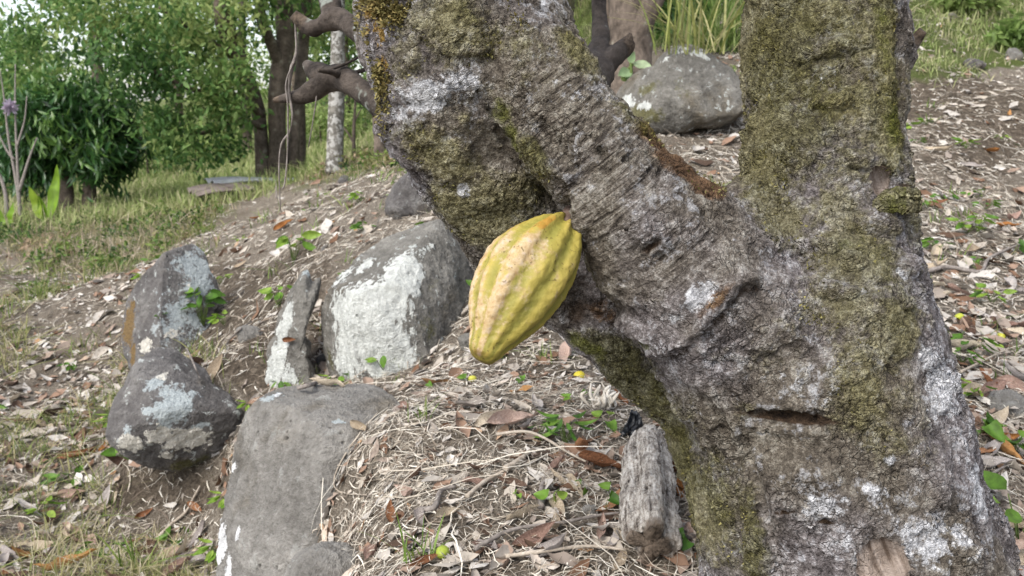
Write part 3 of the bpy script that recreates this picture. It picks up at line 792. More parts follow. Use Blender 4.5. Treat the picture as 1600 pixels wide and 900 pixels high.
# ------------------------------------------------------------------ boulders
def mat_rock(name, dark, mid, lite, white=(0.54, 0.55, 0.52), sc=1.0, streak=0.0):
    t = NT(name, 0.9, 0.2)
    co = t.co()
    n1 = t.noise(6 * sc, 6, 0.65, 0.2); n2 = t.noise(38 * sc, 6, 0.7); n3 = t.noise(150 * sc, 3, 0.65)
    v = t.math('ADD', t.math('MULTIPLY', n1, 0.5), t.math('ADD', t.math('MULTIPLY', n2, 0.35), t.math('MULTIPLY', n3, 0.15)))
    c = t.ramp(v, [(0.34, dark), (0.5, mid), (0.66, lite)])
    c = t.mix(t.rng(t.noise(3.5 * sc, 4, .6), .5, .68), c, t.ramp(v, [(0.34, tuple(q * .8 for q in dark)), (.66, (mid[0] * 1.15, mid[1] * 1.02, mid[2] * .82))]))
    # small pale crusts
    sp = t.rng(t.noise(24 * sc, 5, 0.7, .3), 0.605, 0.635)
    c = t.mix(t.math('MULTIPLY', sp, t.math('MULTIPLY', t.attr('speck'), .8)), c, (0.42, 0.44, 0.42))
    # pits
    pit = t.math('MULTIPLY', t.rng(t.voro(34 * sc), 0.08, 0.22, 1, 0), t.rng(n1, .5, .6))
    c = t.mix(t.math('MULTIPLY', pit, .55), c, tuple(q * .5 for q in dark))
    # moss, orange, blue-grey crust, white crust
    zA = t.nz(16 * sc, 5, .65, 3.0); zB = t.nz(70 * sc, 4, .65, 2.2)
    ms = t.rng(t.sum(t.attr('moss'), t.mul(zA, .5), t.mul(zB, .3)), .35, .75)
    c = t.mix(t.math('MULTIPLY', ms, .8), c, t.ramp(n3, [(.3, (.04, .038, .012)), (.7, (.14, .13, .045))]))
    og = t.rng(t.sum(t.attr('orange'), t.mul(zA, .45), t.mul(zB, .45)), .42, .58)
    c = t.mix(t.math('MULTIPLY', og, .9), c, t.ramp(n3, [(.3, (.09, .055, .022)), (.7, (.21, .135, .05))]))
    bl = t.rng(t.sum(t.attr('blue'), t.mul(zA, .55), t.mul(zB, .55)), .45, .6)
    c = t.mix(t.math('MULTIPLY', bl, .85), c, t.ramp(n3, [(.3, (.27, .305, .31)), (.7, (.43, .465, .47))]))
    wn = t.noise(1.0, 5, .65, .3, t.mapping((52 * sc, 52 * sc, 18 * sc) if streak else (46 * sc,) * 3))
    wh = t.rng(t.sum(t.attr('white'), t.mul(t.math('SUBTRACT', wn, .5), 1.7), t.mul(zB, .22), t.mul(zA, .12)), .42, .5)
    wc = t.mix(t.rng(wn, .38, .62), tuple(q * .72 for q in white), white)
    c = t.mix(t.math('MULTIPLY', wh, .95), c, wc)
    t.color(c)
    h = t.math('ADD', t.math('MULTIPLY', n1, 1.4), t.math('ADD', t.math('MULTIPLY', n2, .7), t.math('MULTIPLY', n3, .18)))
    h = t.math('SUBTRACT', h, t.math('MULTIPLY', pit, .35))
    h = t.math('ADD', h, t.math('MULTIPLY', wh, .12))
    t.disp(h, 0.026, 1.1)
    return t.m

ROCK = mat_rock('boulder_grey', (0.052, 0.048, 0.042), (0.155, 0.146, 0.130), (0.29, 0.275, 0.245), streak=1)
ROCK_BROWN = mat_rock('boulder_brown', (0.07, 0.064, 0.057), (0.185, 0.175, 0.16), (0.31, 0.295, 0.27), white=(.66, .66, .66), streak=1)
ROCK_DARK = mat_rock('boulder_dark', (0.042, 0.038, 0.037), (0.115, 0.107, 0.103), (0.24, 0.23, 0.215), white=(0.56, 0.53, 0.47))

def ico(n):
    import bmesh
    bm = bmesh.new(); bmesh.ops.create_icosphere(bm, subdivisions=n, radius=1)
    V = np.array([v.co[:] for v in bm.verts]); F = np.array([[v.index for v in f.verts] for f in bm.faces])
    bm.free(); return V, F
ICO = {k: ico(k) for k in (3, 4, 6, 7)}

def boulder(name, label, outline, depth, thick, mat, cuts=(), blobs=(), sub=6, power=0.75, seed=0, center=None, lump=0.06, group=None, speck=1.0, moss0=0.0, rear=1.0):
    o_ = np.array(outline, float)
    cx, cy = center or (o_[:, 0].mean(), o_[:, 1].mean())
    C0 = P(cx, cy, depth)
    f = unit(CAM - C0); rt = unit(np.cross([0, 0, 1.0], f)); up = np.cross(f, rt)
    # outline on the plane through the centre facing the photographer's place
    rr = ray(o_[:, 0], o_[:, 1]); t = ((C0 - CAM) @ f) / (rr @ f)
    W = CAM + rr * t[:, None] - C0
    th = np.arctan2(W @ up, W @ rt); rho = np.hypot(W @ up, W @ rt)
    k = np.argsort(th); th, rho = th[k], rho[k]
    tt = np.linspace(-math.pi, math.pi, 361)
    rf = np.interp(tt, np.concatenate([th - 2 * math.pi, th, th + 2 * math.pi]), np.tile(rho, 3))
    ker = np.hanning(13); ker /= ker.sum()
    rf = np.convolve(np.concatenate([rf[-7:-1], rf, rf[1:7]]), ker, 'valid')
    D, F = ICO[sub]
    ang = np.arctan2(D[:, 1], D[:, 0]); cphi = np.hypot(D[:, 0], D[:, 1])
    r = np.interp(ang, tt, rf) * cphi ** power
    zz = np.sign(D[:, 2]) * np.abs(D[:, 2]) ** power * np.where(D[:, 2] > 0, thick, thick * rear)
    Q = np.column_stack([r * np.cos(ang), r * np.sin(ang), zz])
    for (nx, ny, nz, c, s) in cuts:
        nn = unit([nx, ny, nz]); q = Q @ nn - c
        Q = Q - np.outer(np.maximum(q, 0) * s, nn)
    R0 = rho.mean()
    Q = Q + D * (R0 * lump * fbm(Q, 1.6 / R0, 4, .55, seed) * (1 + 0 * cphi))[:, None]
    V = C0 + Q[:, :1] * rt + Q[:, 1:2] * up + Q[:, 2:] * f
    ch = {k: np.zeros(len(V)) for k in ('white', 'orange', 'blue', 'moss')}
    ch['moss'] += moss0; ch['speck'] = np.full(len(V), float(speck))
    bn = fbm(V, 2.6 / R0, 4, .6, seed + 50)
    px, py, d = project(V)
    for (kind, x, y, rx, ry, an, s) in blobs:
        dd = np.where(Q[:, 2] > -0.3 * thick, (px - x) ** 2 + (py - y) ** 2, 1e12)
        c = V[np.argmin(dd)]; k = FPX / depth; v = V - c; a_ = R_(an)
        u_ = (v @ rt) * k; w_ = -(v @ up) * k; z_ = (v @ f) * k
        e1 = u_ * math.cos(a_) + w_ * math.sin(a_); e2 = -u_ * math.sin(a_) + w_ * math.cos(a_)
        q = np.sqrt((e1 / rx) ** 2 + (e2 / ry) ** 2 + (z_ / (2.5 * max(rx, ry))) ** 2) * (1 + .3 * bn)
        ch[kind] = np.maximum(ch[kind], s * np.clip(1.35 - q, 0, 1))
    base = np.array([C0[0], C0[1], V[:, 2].min()])
    o = link(name, mesh(name, V - base, F, mat, ch), None, base)
    return tag(o, label, 'boulder', group)

boulder('boulder', 'tall dark wedge-shaped boulder with an orange lichen streak down its left edge',
    [(210, 590), (196, 565), (188, 520), (190, 490), (205, 450), (240, 415), (280, 388), (302, 380), (318, 395), (325, 420), (340, 440), (346, 465), (330, 495), (305, 535), (270, 560), (235, 580)], 4.25, .24, ROCK_DARK,
    cuts=[(-.8, .25, .55, .10, .95), (.38, .22, .88, .10, .97)], seed=1, power=.55, lump=.035,
    blobs=[('orange', 200, 508, 13, 40, 8, .85), ('orange', 207, 550, 7, 30, 0, .8), ('orange', 194, 478, 11, 20, 0, .6), ('blue', 308, 430, 34, 60, -10, .8), ('blue', 285, 500, 50, 50, 0, .62), ('white', 300, 455, 20, 40, 0, .3), ('blue', 270, 520, 40, 18, 0, .55), ('white', 228, 540, 13, 14, 0, .9), ('white', 270, 522, 24, 10, 0, .5), ('blue', 255, 455, 16, 22, 0, .4)])
boulder('boulder', 'rounded purple-grey boulder blotched with cream and bluish lichen above bare soil',
    [(168, 680), (172, 650), (195, 600), (215, 560), (245, 538), (275, 535), (300, 560), (330, 600), (365, 625), (384, 650), (378, 690), (350, 705), (320, 722), (270, 733), (225, 725), (190, 705)], 3.0, .20, ROCK_DARK,
    cuts=[(.15, -.62, .75, .12, .75), (-.5, .5, .7, .13, .6), (.3, .75, .6, .10, .7)], seed=2, power=.68, lump=.06,
    blobs=[('white', 290, 685, 42, 20, 8, 1), ('white', 250, 680, 26, 16, 0, .95), ('white', 205, 695, 22, 16, 20, .85), ('white', 262, 710, 14, 7, 0, .7), ('blue', 272, 640, 34, 40, 20, .95), ('blue', 240, 600, 24, 10, -30, .85), ('blue', 300, 615, 9, 7, 0, .9), ('blue', 310, 665, 22, 7, -10, .75), ('blue', 232, 640, 12, 8, 0, .7), ('blue', 200, 670, 12, 14, 0, .6), ('white', 255, 590, 14, 6, -30, .7), ('blue', 190, 690, 10, 10, 0, .6), ('moss', 300, 722, 60, 10, -5, .6)])
boulder('boulder', 'large smooth grey-brown boulder with a steep bare face below the straw bank',
    [(338, 870), (344, 800), (358, 740), (377, 670), (398, 627), (428, 605), (470, 598), (530, 598), (590, 606), (630, 650), (650, 740), (660, 850), (650, 960), (560, 1040), (420, 1040), (345, 970)], 2.08, .20, ROCK_BROWN,
    cuts=[(0, .85, .5, .20, .7), (-.75, .12, .65, .115, .85)], seed=3, power=.6, lump=.045, sub=7, speck=.25,
    blobs=[('white', 348, 845, 9, 40, 5, .85), ('white', 358, 890, 6, 30, 0, .75), ('white', 376, 840, 4, 16, 0, .7), ('white', 366, 730, 4, 14, 10, .7), ('blue', 420, 620, 26, 10, -15, .75), ('white', 432, 616, 10, 6, 0, .7), ('blue', 530, 660, 14, 5, 0, .5)])
boulder('boulder', 'small low rounded grey boulder in front of the large smooth boulder',
    [(447, 905), (455, 880), (475, 862), (505, 850), (540, 852), (570, 870), (590, 920), (570, 1000), (480, 1000), (450, 950)], 1.60, .08, ROCK_BROWN, seed=4, sub=6, power=.75, speck=.3)
boulder('boulder', 'big grey boulder with a broad white lichen patch behind the pod',
    [(508, 590), (497, 530), (495, 490), (510, 455), (545, 415), (590, 375), (640, 348), (690, 335), (725, 350), (748, 385), (752, 440), (742, 520), (710, 580), (650, 615), (560, 620), (525, 610)], 3.05, .24, ROCK,
    cuts=[(-.35, .78, .5, .13, .75), (.72, .2, .65, .13, .8), (-.85, -.1, .5, .18, .8), (-.1, -.1, 1, .17, .8)], seed=5, sub=7, power=.62, lump=.05,
    blobs=[('white', 570, 500, 62, 62, 0, 1.0), ('white', 600, 545, 56, 56, 0, 1), ('white', 545, 560, 30, 46, 10, .9), ('white', 535, 480, 26, 34, -20, .9), ('white', 632, 430, 34, 44, 30, .95), ('white', 600, 470, 40, 40, 0, .95), ('white', 570, 415, 22, 8, -40, .9), ('white', 655, 395, 34, 10, -25, .55), ('white', 540, 430, 40, 9, -45, .55), ('moss', 660, 440, 50, 50, 0, .35), ('moss', 680, 500, 40, 60, 0, .4), ('moss', 515, 570, 12, 34, 0, .5)])
boulder('boulder', 'thin upright rock streaked with white between the soil bank and the lichened boulder',
    [(416, 610), (420, 575), (432, 525), (443, 480), (456, 450), (484, 415), (512, 402), (508, 425), (484, 465), (472, 520), (478, 560), (492, 590), (496, 625), (450, 640), (420, 630)], 3.12, .12, ROCK,
    cuts=[(-.6, 0, .8, .035, .7)], seed=6, center=(455, 555), power=.85, lump=.03,
    blobs=[('white', 432, 575, 14, 50, 10, 1), ('white', 450, 500, 8, 44, 12, .95), ('white', 440, 535, 10, 40, 10, .9), ('white', 452, 585, 20, 16, 0, .8), ('blue', 490, 425, 26, 10, -35, .6)])
boulder('boulder', 'dark rough rock on the slope beside the leaning trunk',
    [(600, 335), (612, 302), (635, 272), (655, 262), (690, 268), (720, 300), (700, 345), (640, 350)], 4.2, .16, ROCK_DARK, seed=7, sub=6, lump=.13, speck=.3)
boulder('boulder', 'grey boulder speckled with pale lichen seen through the fork of the trunk',
    [(955, 175), (960, 150), (968, 137), (988, 119), (1022, 104), (1045, 82), (1070, 71), (1095, 75), (1125, 95), (1150, 115), (1168, 145), (1165, 175), (1090, 200), (1000, 205), (965, 195)], 5.3, .34, ROCK,
    cuts=[(.3, .45, .8, .24, .8), (-.6, .3, .7, .24, .8)], seed=8, power=.65, lump=.05, speck=1.0,
    blobs=[('white', 985, 158, 16, 12, 10, .75), ('white', 1008, 165, 18, 9, 0, .8), ('moss', 1000, 180, 40, 20, 0, .9), ('moss', 1010, 140, 26, 12, -20, .7), ('white', 1065, 78, 12, 8, 0, .6), ('white', 1088, 84, 24, 6, 18, .6), ('white', 1040, 92, 12, 6, -40, .55), ('white', 1100, 90, 14, 6, 25, .6), ('moss', 1060, 140, 30, 26, 0, .45)])
boulder('boulder', 'brown half-buried rock on the litter right of the trunk foot',
    [(1528, 642), (1540, 620), (1560, 612), (1590, 616), (1608, 640), (1595, 660), (1545, 662)], 2.25, .06, ROCK_BROWN, seed=9, sub=6, speck=.2)
def stone(x, y, r, mat, label, seed, moss=0.0, sq=.8):
    c = ground_at(x, y); d = float((c - CAM) @ FWD); s = FPX / d
    a_ = np.linspace(0, 2 * math.pi, 12, endpoint=False)
    ol = [(x + r * (1 + .18 * math.sin(3 * t + seed)) * math.cos(t), y - r * .2 + r * sq * math.sin(t)) for t in a_]
    o = boulder('stone', label, ol, d, .8 * r / s, mat, seed=seed, sub=4, lump=.14, moss0=moss, speck=.3); o['category'] = 'stone'
stone(388, 528, 20, ROCK_BROWN, 'small brown stone set in the bare soil bank between the boulders', 21)
stone(735, 540, 19, ROCK, 'small mossy stone just under the tip of the pod', 22, .3)
stone(922, 802, 13, ROCK_BROWN, 'small tan stone on the straw beside green seedlings', 23)
stone(508, 566, 13, ROCK_DARK, 'small dark stone wedged at the left foot of the lichened boulder', 24)
stone(538, 285, 11, ROCK_DARK, 'small dark stone on the litter slope near the pale trunk', 25)
stone(1583, 90, 15, ROCK_BROWN, 'stone on the grassy slope at the far right', 26)
stone(1408 + 112, 106, 18, ROCK_DARK, 'dark stone at the foot of the grassy slope', 27, 0, .6)
SOIL_BANK = [(345, 425), (520, 395), (480, 600), (385, 650), (290, 560)]
SOIL_PATCH = [(180, 735), (340, 735), (350, 810), (200, 815)]
# ------------------------------------------------------------------ leaf shapes
def leaf_shape(L, wd, curl=0.3, bend=0.3, twist=0.0, nu=9, nv=5, tipp=1.0, seed=0, wav=0.0, fold=0.15, heart=False):
    u = np.linspace(0, 1, nu); v = np.linspace(-1, 1, nv)
    U, V = np.meshgrid(u, v, indexing='ij'); U = U.ravel(); V = V.ravel()
    if heart: half = wd * np.sqrt(np.clip(1 - (U * 1.12 - .2) ** 2 / .86, 0, 1)) * (1 - .55 * U ** 2)
    else: half = wd * np.sin(np.pi * np.clip(U, 0, 1) ** .85) ** (.8 * tipp) * (1 - .25 * U)
    x = V * half; y = (U - .5) * L
    ang = V * curl
    xx = np.where(abs(curl) > 1e-3, np.sin(ang) * half / max(abs(curl), 1e-3) * np.sign(curl), x)
    z = (1 - np.cos(ang)) * half / max(abs(curl), .2) + fold * np.abs(x)
    z = z + bend * L * (U - .5) ** 2 * 1.6
    if wav: z = z + wav * L * fbm(np.column_stack([x / L, y / L, np.zeros_like(x)]), 4.5, 2, .5, seed)
    a_ = twist * (U - .5)
    X = xx * np.cos(a_) - z * np.sin(a_); Z = xx * np.sin(a_) + z * np.cos(a_)
    i = np.arange(nu - 1)[:, None] * nv; j = np.arange(nv - 1)[None]
    F = np.stack([i + j, i + nv + j, i + nv + j + 1, i + j + 1], -1).reshape(-1, 4)
    return np.column_stack([X, y, Z - Z.min()]), F

def mat_deadleaf(name, a_, b_, c_):
    t = NT(name, 0.75, 0.2)
    n1 = t.noise(26, 4, .6); r = t.rand()
    v = t.math('ADD', t.math('MULTIPLY', n1, .6), t.math('MULTIPLY', r, .4))
    c = t.ramp(v, [(.25, a_), (.5, b_), (.75, c_)])
    vein = t.rng(t.math('ABSOLUTE', t.n('ShaderNodeSeparateXYZ').outputs[0]), 0, .003)
    s = [x for x in t.t.nodes if x.type == 'SEPXYZ'][0]; t.put(s.inputs[0], t.co())
    c = t.mix(t.math('MULTIPLY', t.math('SUBTRACT', 1.0, vein), .5), c, c_)
    c = t.mix(t.rng(t.noise(90, 3, .6), .6, .7), c, tuple(q * .45 for q in a_))
    t.color(c); t.bump(n1, .004); t.translucent(c, .15)
    return t.m
DEAD = {
    'rusty brown': mat_deadleaf('leaf_rusty', (.10, .042, .02), (.24, .105, .05), (.36, .19, .10)),
    'pale tan': mat_deadleaf('leaf_tan', (.27, .205, .14), (.46, .38, .28), (.60, .52, .41)),
    'grey beige': mat_deadleaf('leaf_grey', (.20, .17, .155), (.36, .32, .30), (.50, .46, .43)),
    'pinkish brown': mat_deadleaf('leaf_pink', (.19, .115, .09), (.34, .225, .18), (.48, .36, .30)),
    'orange brown': mat_deadleaf('leaf_orange', (.20, .075, .02), (.38, .17, .055), (.48, .27, .11)),
    'dark brown': mat_deadleaf('leaf_dark', (.045, .025, .018), (.10, .06, .042), (.18, .12, .09)),
}
LEAFV = []
for k in range(6):
    q = np.random.default_rng(100 + k)
    LEAFV.append(leaf_shape(1.0, q.uniform(.15, .23), q.uniform(.5, 1.6) * q.choice([-1, 1]), q.uniform(.1, .6), q.uniform(-1.2, 1.2), wav=.10, seed=k, nu=11, nv=7))
DEADMESH = {(c, k): mesh('dead_leaf', LEAFV[k][0], LEAFV[k][1], DEAD[c]) for c in DEAD for k in range(6)}

def lay(o, W, N, rz, scale, tilt=0.25):
    N = np.asarray(N) + rng.normal(0, tilt, 3); N = unit(N)
    q = Vector(N).to_track_quat('Z', 'Y')
    o.rotation_mode = 'QUATERNION'
    from mathutils import Quaternion
    o.rotation_quaternion = q @ Quaternion((0, 0, 1), rz)
    o.location = [float(v) for v in W]; o.scale = (scale,) * 3

# hand placed big dead leaves: px, py, length m, colour, image angle, label
BIG = [
    (905, 712, .12, 'rusty brown', -55, 'large folded rusty leaf lying left of the weathered log'),
    (940, 735, .10, 'rusty brown', -40, 'rusty leaf just below the large folded leaf by the log'),
    (798, 668, .13, 'pinkish brown', -20, 'broad pinkish fallen leaf with an upturned edge on the straw terrace'),
    (772, 660, .10, 'pale tan', 10, 'pale papery leaf beside the broad pinkish leaf on the terrace'),
    (838, 640, .09, 'grey beige', 15, 'whitish curled leaf behind the green sprouts on the terrace'),
    (890, 560, .12, 'pinkish brown', -55, 'pinkish leaf propped under the left side of the trunk'),
    (968, 628, .06, 'rusty brown', 60, 'small rusty leaf against the trunk near the pale fibre tuft'),
    (835, 850, .10, 'pinkish brown', 50, 'brown leaf with a pale underside near the bottom of the terrace'),
    (860, 865, .09, 'grey beige', 60, 'grey leaf leaning on the brown leaf near the bottom of the terrace'),
    (1057, 740, .06, 'rusty brown', 80, 'rusty leaf standing between the log and the trunk'),
    (1060, 770, .06, 'orange brown', 80, 'orange brown curled leaf right of the log'),
    (612, 805, .05, 'rusty brown', 70, 'small reddish leaf at the edge of the straw above the bare boulder'),
    (565, 670, .06, 'pale tan', -20, 'white curled leaf scrap on the top edge of the bare boulder'),
    (378, 415, .10, 'pale tan', 40, 'pale tan leaf lying on the soil bank between the boulders'),
    (335, 580, .14, 'pale tan', 65, 'long pale curled leaf standing on the soil by the rounded boulder'),
    (365, 470, .12, 'pale tan', 10, 'cream leaf on the soil beside the green herb'),
    (455, 600 - 70, .06, 'rusty brown', 0, 'rusty leaf stuck on the thin white streaked rock'),
    (510, 606, .10, 'pale tan', 5, 'crumpled beige leaf on top of the bare boulder'),
    (175, 575, .12, 'grey beige', 80, 'whitish leaf on the path left of the rounded boulder'),
    (172, 692, .09, 'orange brown', 75, 'orange brown leaf propped against the rounded boulder'),
    (120, 848, .20, 'pinkish brown', 30, 'large brown leaf with a pale edge on the lower path'),
    (45, 862, .17, 'pale tan', 5, 'broad pale leaf lying flat on the lower path'),
    (105, 890, .18, 'orange brown', 20, 'long orange brown leaf at the bottom of the lower path'),
    (160, 885, .14, 'pale tan', 10, 'tan leaf beside the long orange leaf on the lower path'),
    (80, 760, .12, 'pinkish brown', 50, 'pinkish leaf on the lower path among grass tufts'),
    (120, 715, .14, 'rusty brown', 30, 'rusty leaf on the lower path below the grass tufts'),
    (25, 625, .13, 'pale tan', 20, 'tan leaf by the left edge of the path'),
    (165, 545, .14, 'pinkish brown', 30, 'long pinkish leaf pointing at the orange streaked boulder'),
    (8, 515, .20, 'pinkish brown', 10, 'wide pinkish leaf at the far left of the path'),
    (225, 805, .07, 'rusty brown', 10, 'small rusty leaf on the bare soil under the rounded boulder'),
    (308, 793, .07, 'rusty brown', -15, 'small rusty leaf by the thin stick on the path'),
    (1468, 238, .16, 'pale tan', 20, 'long tan leaf on the slope right of the trunk'),
    (1545, 238, .16, 'orange brown', -10, 'orange brown leaf high on the slope right of the trunk'),
    (1518, 262, .13, 'grey beige', -5, 'pale leaf on the slope beside the orange brown leaf'),
    (1460, 320, .11, 'rusty brown', 20, 'rusty curled leaf beside the bark flap'),
    (1480, 312, .12, 'grey beige', -70, 'whitish leaf standing on the slope by the bark flap'),
    (1515, 308, .11, 'grey beige', 10, 'crumpled grey leaf on the slope right of the bark flap'),
    (1580, 343, .14, 'pinkish brown', 5, 'pinkish leaf on the slope near the right edge'),
    (1575, 356, .12, 'orange brown', 5, 'orange leaf just below the pinkish leaf on the slope'),
    (1535, 495, .07, 'grey beige', -50, 'small whitish leaf on the straw slope'),
    (1555, 660, .11, 'pale tan', 5, 'cream leaf below the brown half-buried rock'),
    (1560, 692, .12, 'orange brown', -10, 'orange brown leaf right of the trunk foot'),
    (1535, 712, .07, 'rusty brown', -5, 'reddish leaf touching the trunk foot on the right'),
    (1545, 730, .10, 'grey beige', 30, 'pale grey leaf among the straw at the trunk foot'),
    (400, 183 + 160, .13, 'orange brown', 25, 'orange brown leaf on the upper litter slope'),
    (445, 355, .14, 'orange brown', 35, 'orange leaf on the slope above the thin rock'),
    (1600 - 25, 180, .12, 'orange brown', 30, 'bright orange brown leaf on the upper right slope'),
]
def on_rock(x, y):
    """first surface seen at a pixel: ground or boulder"""
    g = ground_at(x, y); dg = np.linalg.norm(g - CAM)
    h = RB.ray_cast(Vector(CAM), Vector(unit(ray(x, y))))
    if h[0] is not None and h[3] < dg - .005: return np.array(h[0]), np.array(h[1])
    return g, gnormal(g[:1], g[1:2])[0]
def rock_bvh():
    v = []; f = []
    for o in COL.objects:
        if o.type == 'MESH' and o.name.split('.')[0] in ('boulder', 'stone'):
            m = o.data; a_ = np.empty(len(m.vertices) * 3, np.float32); m.vertices.foreach_get('co', a_)
            a_ = a_.reshape(-1, 3) + np.array(o.location); n0 = len(v)
            v.extend(map(tuple, a_)); q = np.empty(len(m.loops), np.int32); m.loops.foreach_get('vertex_index', q)
            f.extend(map(tuple, q.reshape(-1, 3) + n0))
    return BVHTree.FromPolygons(v, f)
RB = rock_bvh()

for (x, y, L, c, an, lab) in BIG:
    W, N = on_rock(x, y)
    o = link('dead_leaf', DEADMESH[(c, int(rng.integers(6)))])
    lay(o, W + N * .006, N, R_(an - 90), L * 1.0, .3)
    tag(o, lab, 'dead leaf', 'dead leaves told apart one by one')

def zone(px, py, r):
    if px > 1130: return 'on the slope right of the trunk'
    if r > 4.2 and px > 380: return 'on the upper slope behind the pod'
    if px > 575 and r < 3.2: return 'on the straw terrace under the pod'
    if px > 330: return 'on the soil bank between the boulders'
    return 'on the lower path'
def free_of_rock(W):
    """False where a boulder stands over the ground point"""
    return np.array([RB.ray_cast(Vector((q[0], q[1], q[2] + 1.5)), Vector((0, 0, -1)))[0] is None or RB.ray_cast(Vector((q[0], q[1], q[2] + 1.5)), Vector((0, 0, -1)))[3] > 1.5 for q in W])
W, px, py, d = scatter(7200, 1.25, 8, -36, 36)
ok = (px > -60) & (px < 1660) & (py < 940) & (py > 100)
ok &= ~((px > 560) & (py < 560) & (px < 1180) & (d < 2.2))
dens = .5 + .5 * fbm(W, 1.6, 3, .5, 70)
dens = dens * np.where(inpoly(px, py, SOIL_BANK) | inpoly(px, py, SOIL_PATCH), .12, 1)
dens = dens * np.where((px > 1400) & (py < 260), .35, 1) * np.where(grassy(px, py, W) > 0, .15, 1)
dens = dens * np.where((px > 330) & (d > 3.8), .4, 1) * np.where((px > 540) & (px < 1150) & (d < 3), .42, 1)
ok &= rng.random(len(W)) < dens
W, px, py, d = W[ok], px[ok], py[ok], d[ok]
Nn = gnormal(W[:, 0], W[:, 1])
k = free_of_rock(W); W, px, py, d, Nn = W[k], px[k], py[k], d[k], Nn[k]
Ls = rng.uniform(.035, .11, len(W)) * np.where((px < 330) | (px > 1400), 1.25, .68)
cols = list(DEAD)
pc = np.array([.13, .27, .30, .19, .03, .08])
cc = rng.choice(6, len(W), p=pc / pc.sum())
size = Ls / d
order = np.argsort(-size)
indiv = order[:240]; rest = order[240:]
for i in indiv:
    c = cols[cc[i]]; zn = zone(px[i], py[i], d[i])
    o = link('dead_leaf', DEADMESH[(c, int(rng.integers(6)))])
    lay(o, W[i] + Nn[i] * .004, Nn[i], rng.uniform(0, 6.28), Ls[i], .28)
    tag(o, f'{c} dead leaf lying loose among the litter {zn}', 'dead leaf', f'{c} dead leaves {zn}')

# ------------------------------------------------------------------ small litter, straw (uncountable)
def stuff_leaves():
    mb = MB()
    W2, px2, py2, d2 = scatter(56000, 1.2, 14, -46, 46)
    k = (d2 > .3)
    k &= rng.random(len(W2)) < np.where(grassy(px2, py2, W2) > 0, np.where(d2 < 11, .6, .22), .75) * (.35 + .65 * sstep(fbm(W2, 2.2, 3, .5, 77), -.5, .35)) * np.where((px2 > 1400) & (py2 < 260), .8, 1) * np.where((px2 > 540) & (px2 < 1150) & (d2 < 3), .5, 1) * np.where((px2 > 330) & (d2 > 3.6), np.where(px2 > 1100, .6, .28), 1) * np.where(inpoly(px2, py2, SOIL_BANK) | inpoly(px2, py2, SOIL_PATCH), .2, 1)
    W2, d2, px2 = W2[k], d2[k], px2[k]
    W2 = np.vstack([W2, W[rest]]); d2 = np.concatenate([d2, d[rest]]); px2 = np.concatenate([px2, px[rest]])
    n = len(W2); N2 = unit(gnormal(W2[:, 0], W2[:, 1]) + rng.normal(0, .24, (n, 3)))
    shapes = []
    for q in range(10):
        g = np.random.default_rng(300 + q)
        shapes.append(leaf_shape(1, g.uniform(.14, .34), g.uniform(.2, 1.1) * g.choice([-1, 1]), g.uniform(.05, .4), g.uniform(-1, 1), nu=5, nv=4, wav=.15, seed=q))
    L = np.clip(rng.gamma(2.0, .013, n) + .008, 0, .09) * np.clip(d2 / 2.4, .9, 1.6)
    a_ = rng.uniform(0, 6.28, n)
    t1 = unit(np.cross(N2, rng.normal(size=(n, 3)))); t2 = np.cross(N2, t1)
    sh = rng.integers(0, 10, n)
    for q in range(10):
        s = np.where(sh == q)[0]; S, F = shapes[q]
        V = W2[s][:, None] + (S[None, :, :1] * t1[s][:, None] + S[None, :, 1:2] * t2[s][:, None] + S[None, :, 2:] * N2[s][:, None]) * L[s][:, None, None] + N2[s][:, None] * .002
        m = S.shape[0]; FF = (F[None] + (np.arange(len(s)) * m)[:, None, None]).reshape(-1, 4)
        mb.add(V.reshape(-1, 3), FF, rnd=np.repeat(rng.random(len(s)), m))
    t = NT('litter_flakes', .8, .15)
    c = t.ramp(t.attr('rnd'), [(0, (.05, .036, .028)), (.10, (.16, .09, .055)), (.22, (.30, .20, .145)), (.42, (.28, .25, .22)), (.6, (.43, .375, .31)), (.8, (.42, .39, .355)), (.95, (.60, .56, .51)), (1, (.33, .17, .06))])
    c = t.mix(t.rng(t.noise(60, 3, .6), .5, .75), c, t.mix(.5, c, (.03, .02, .015)))
    t.color(c); t.translucent(c, .12)
    o = mb.build('leaf_litter', t.m); tag(o, 'small dead leaf flakes covering the soil', 'leaf litter', kind='stuff')
stuff_leaves()

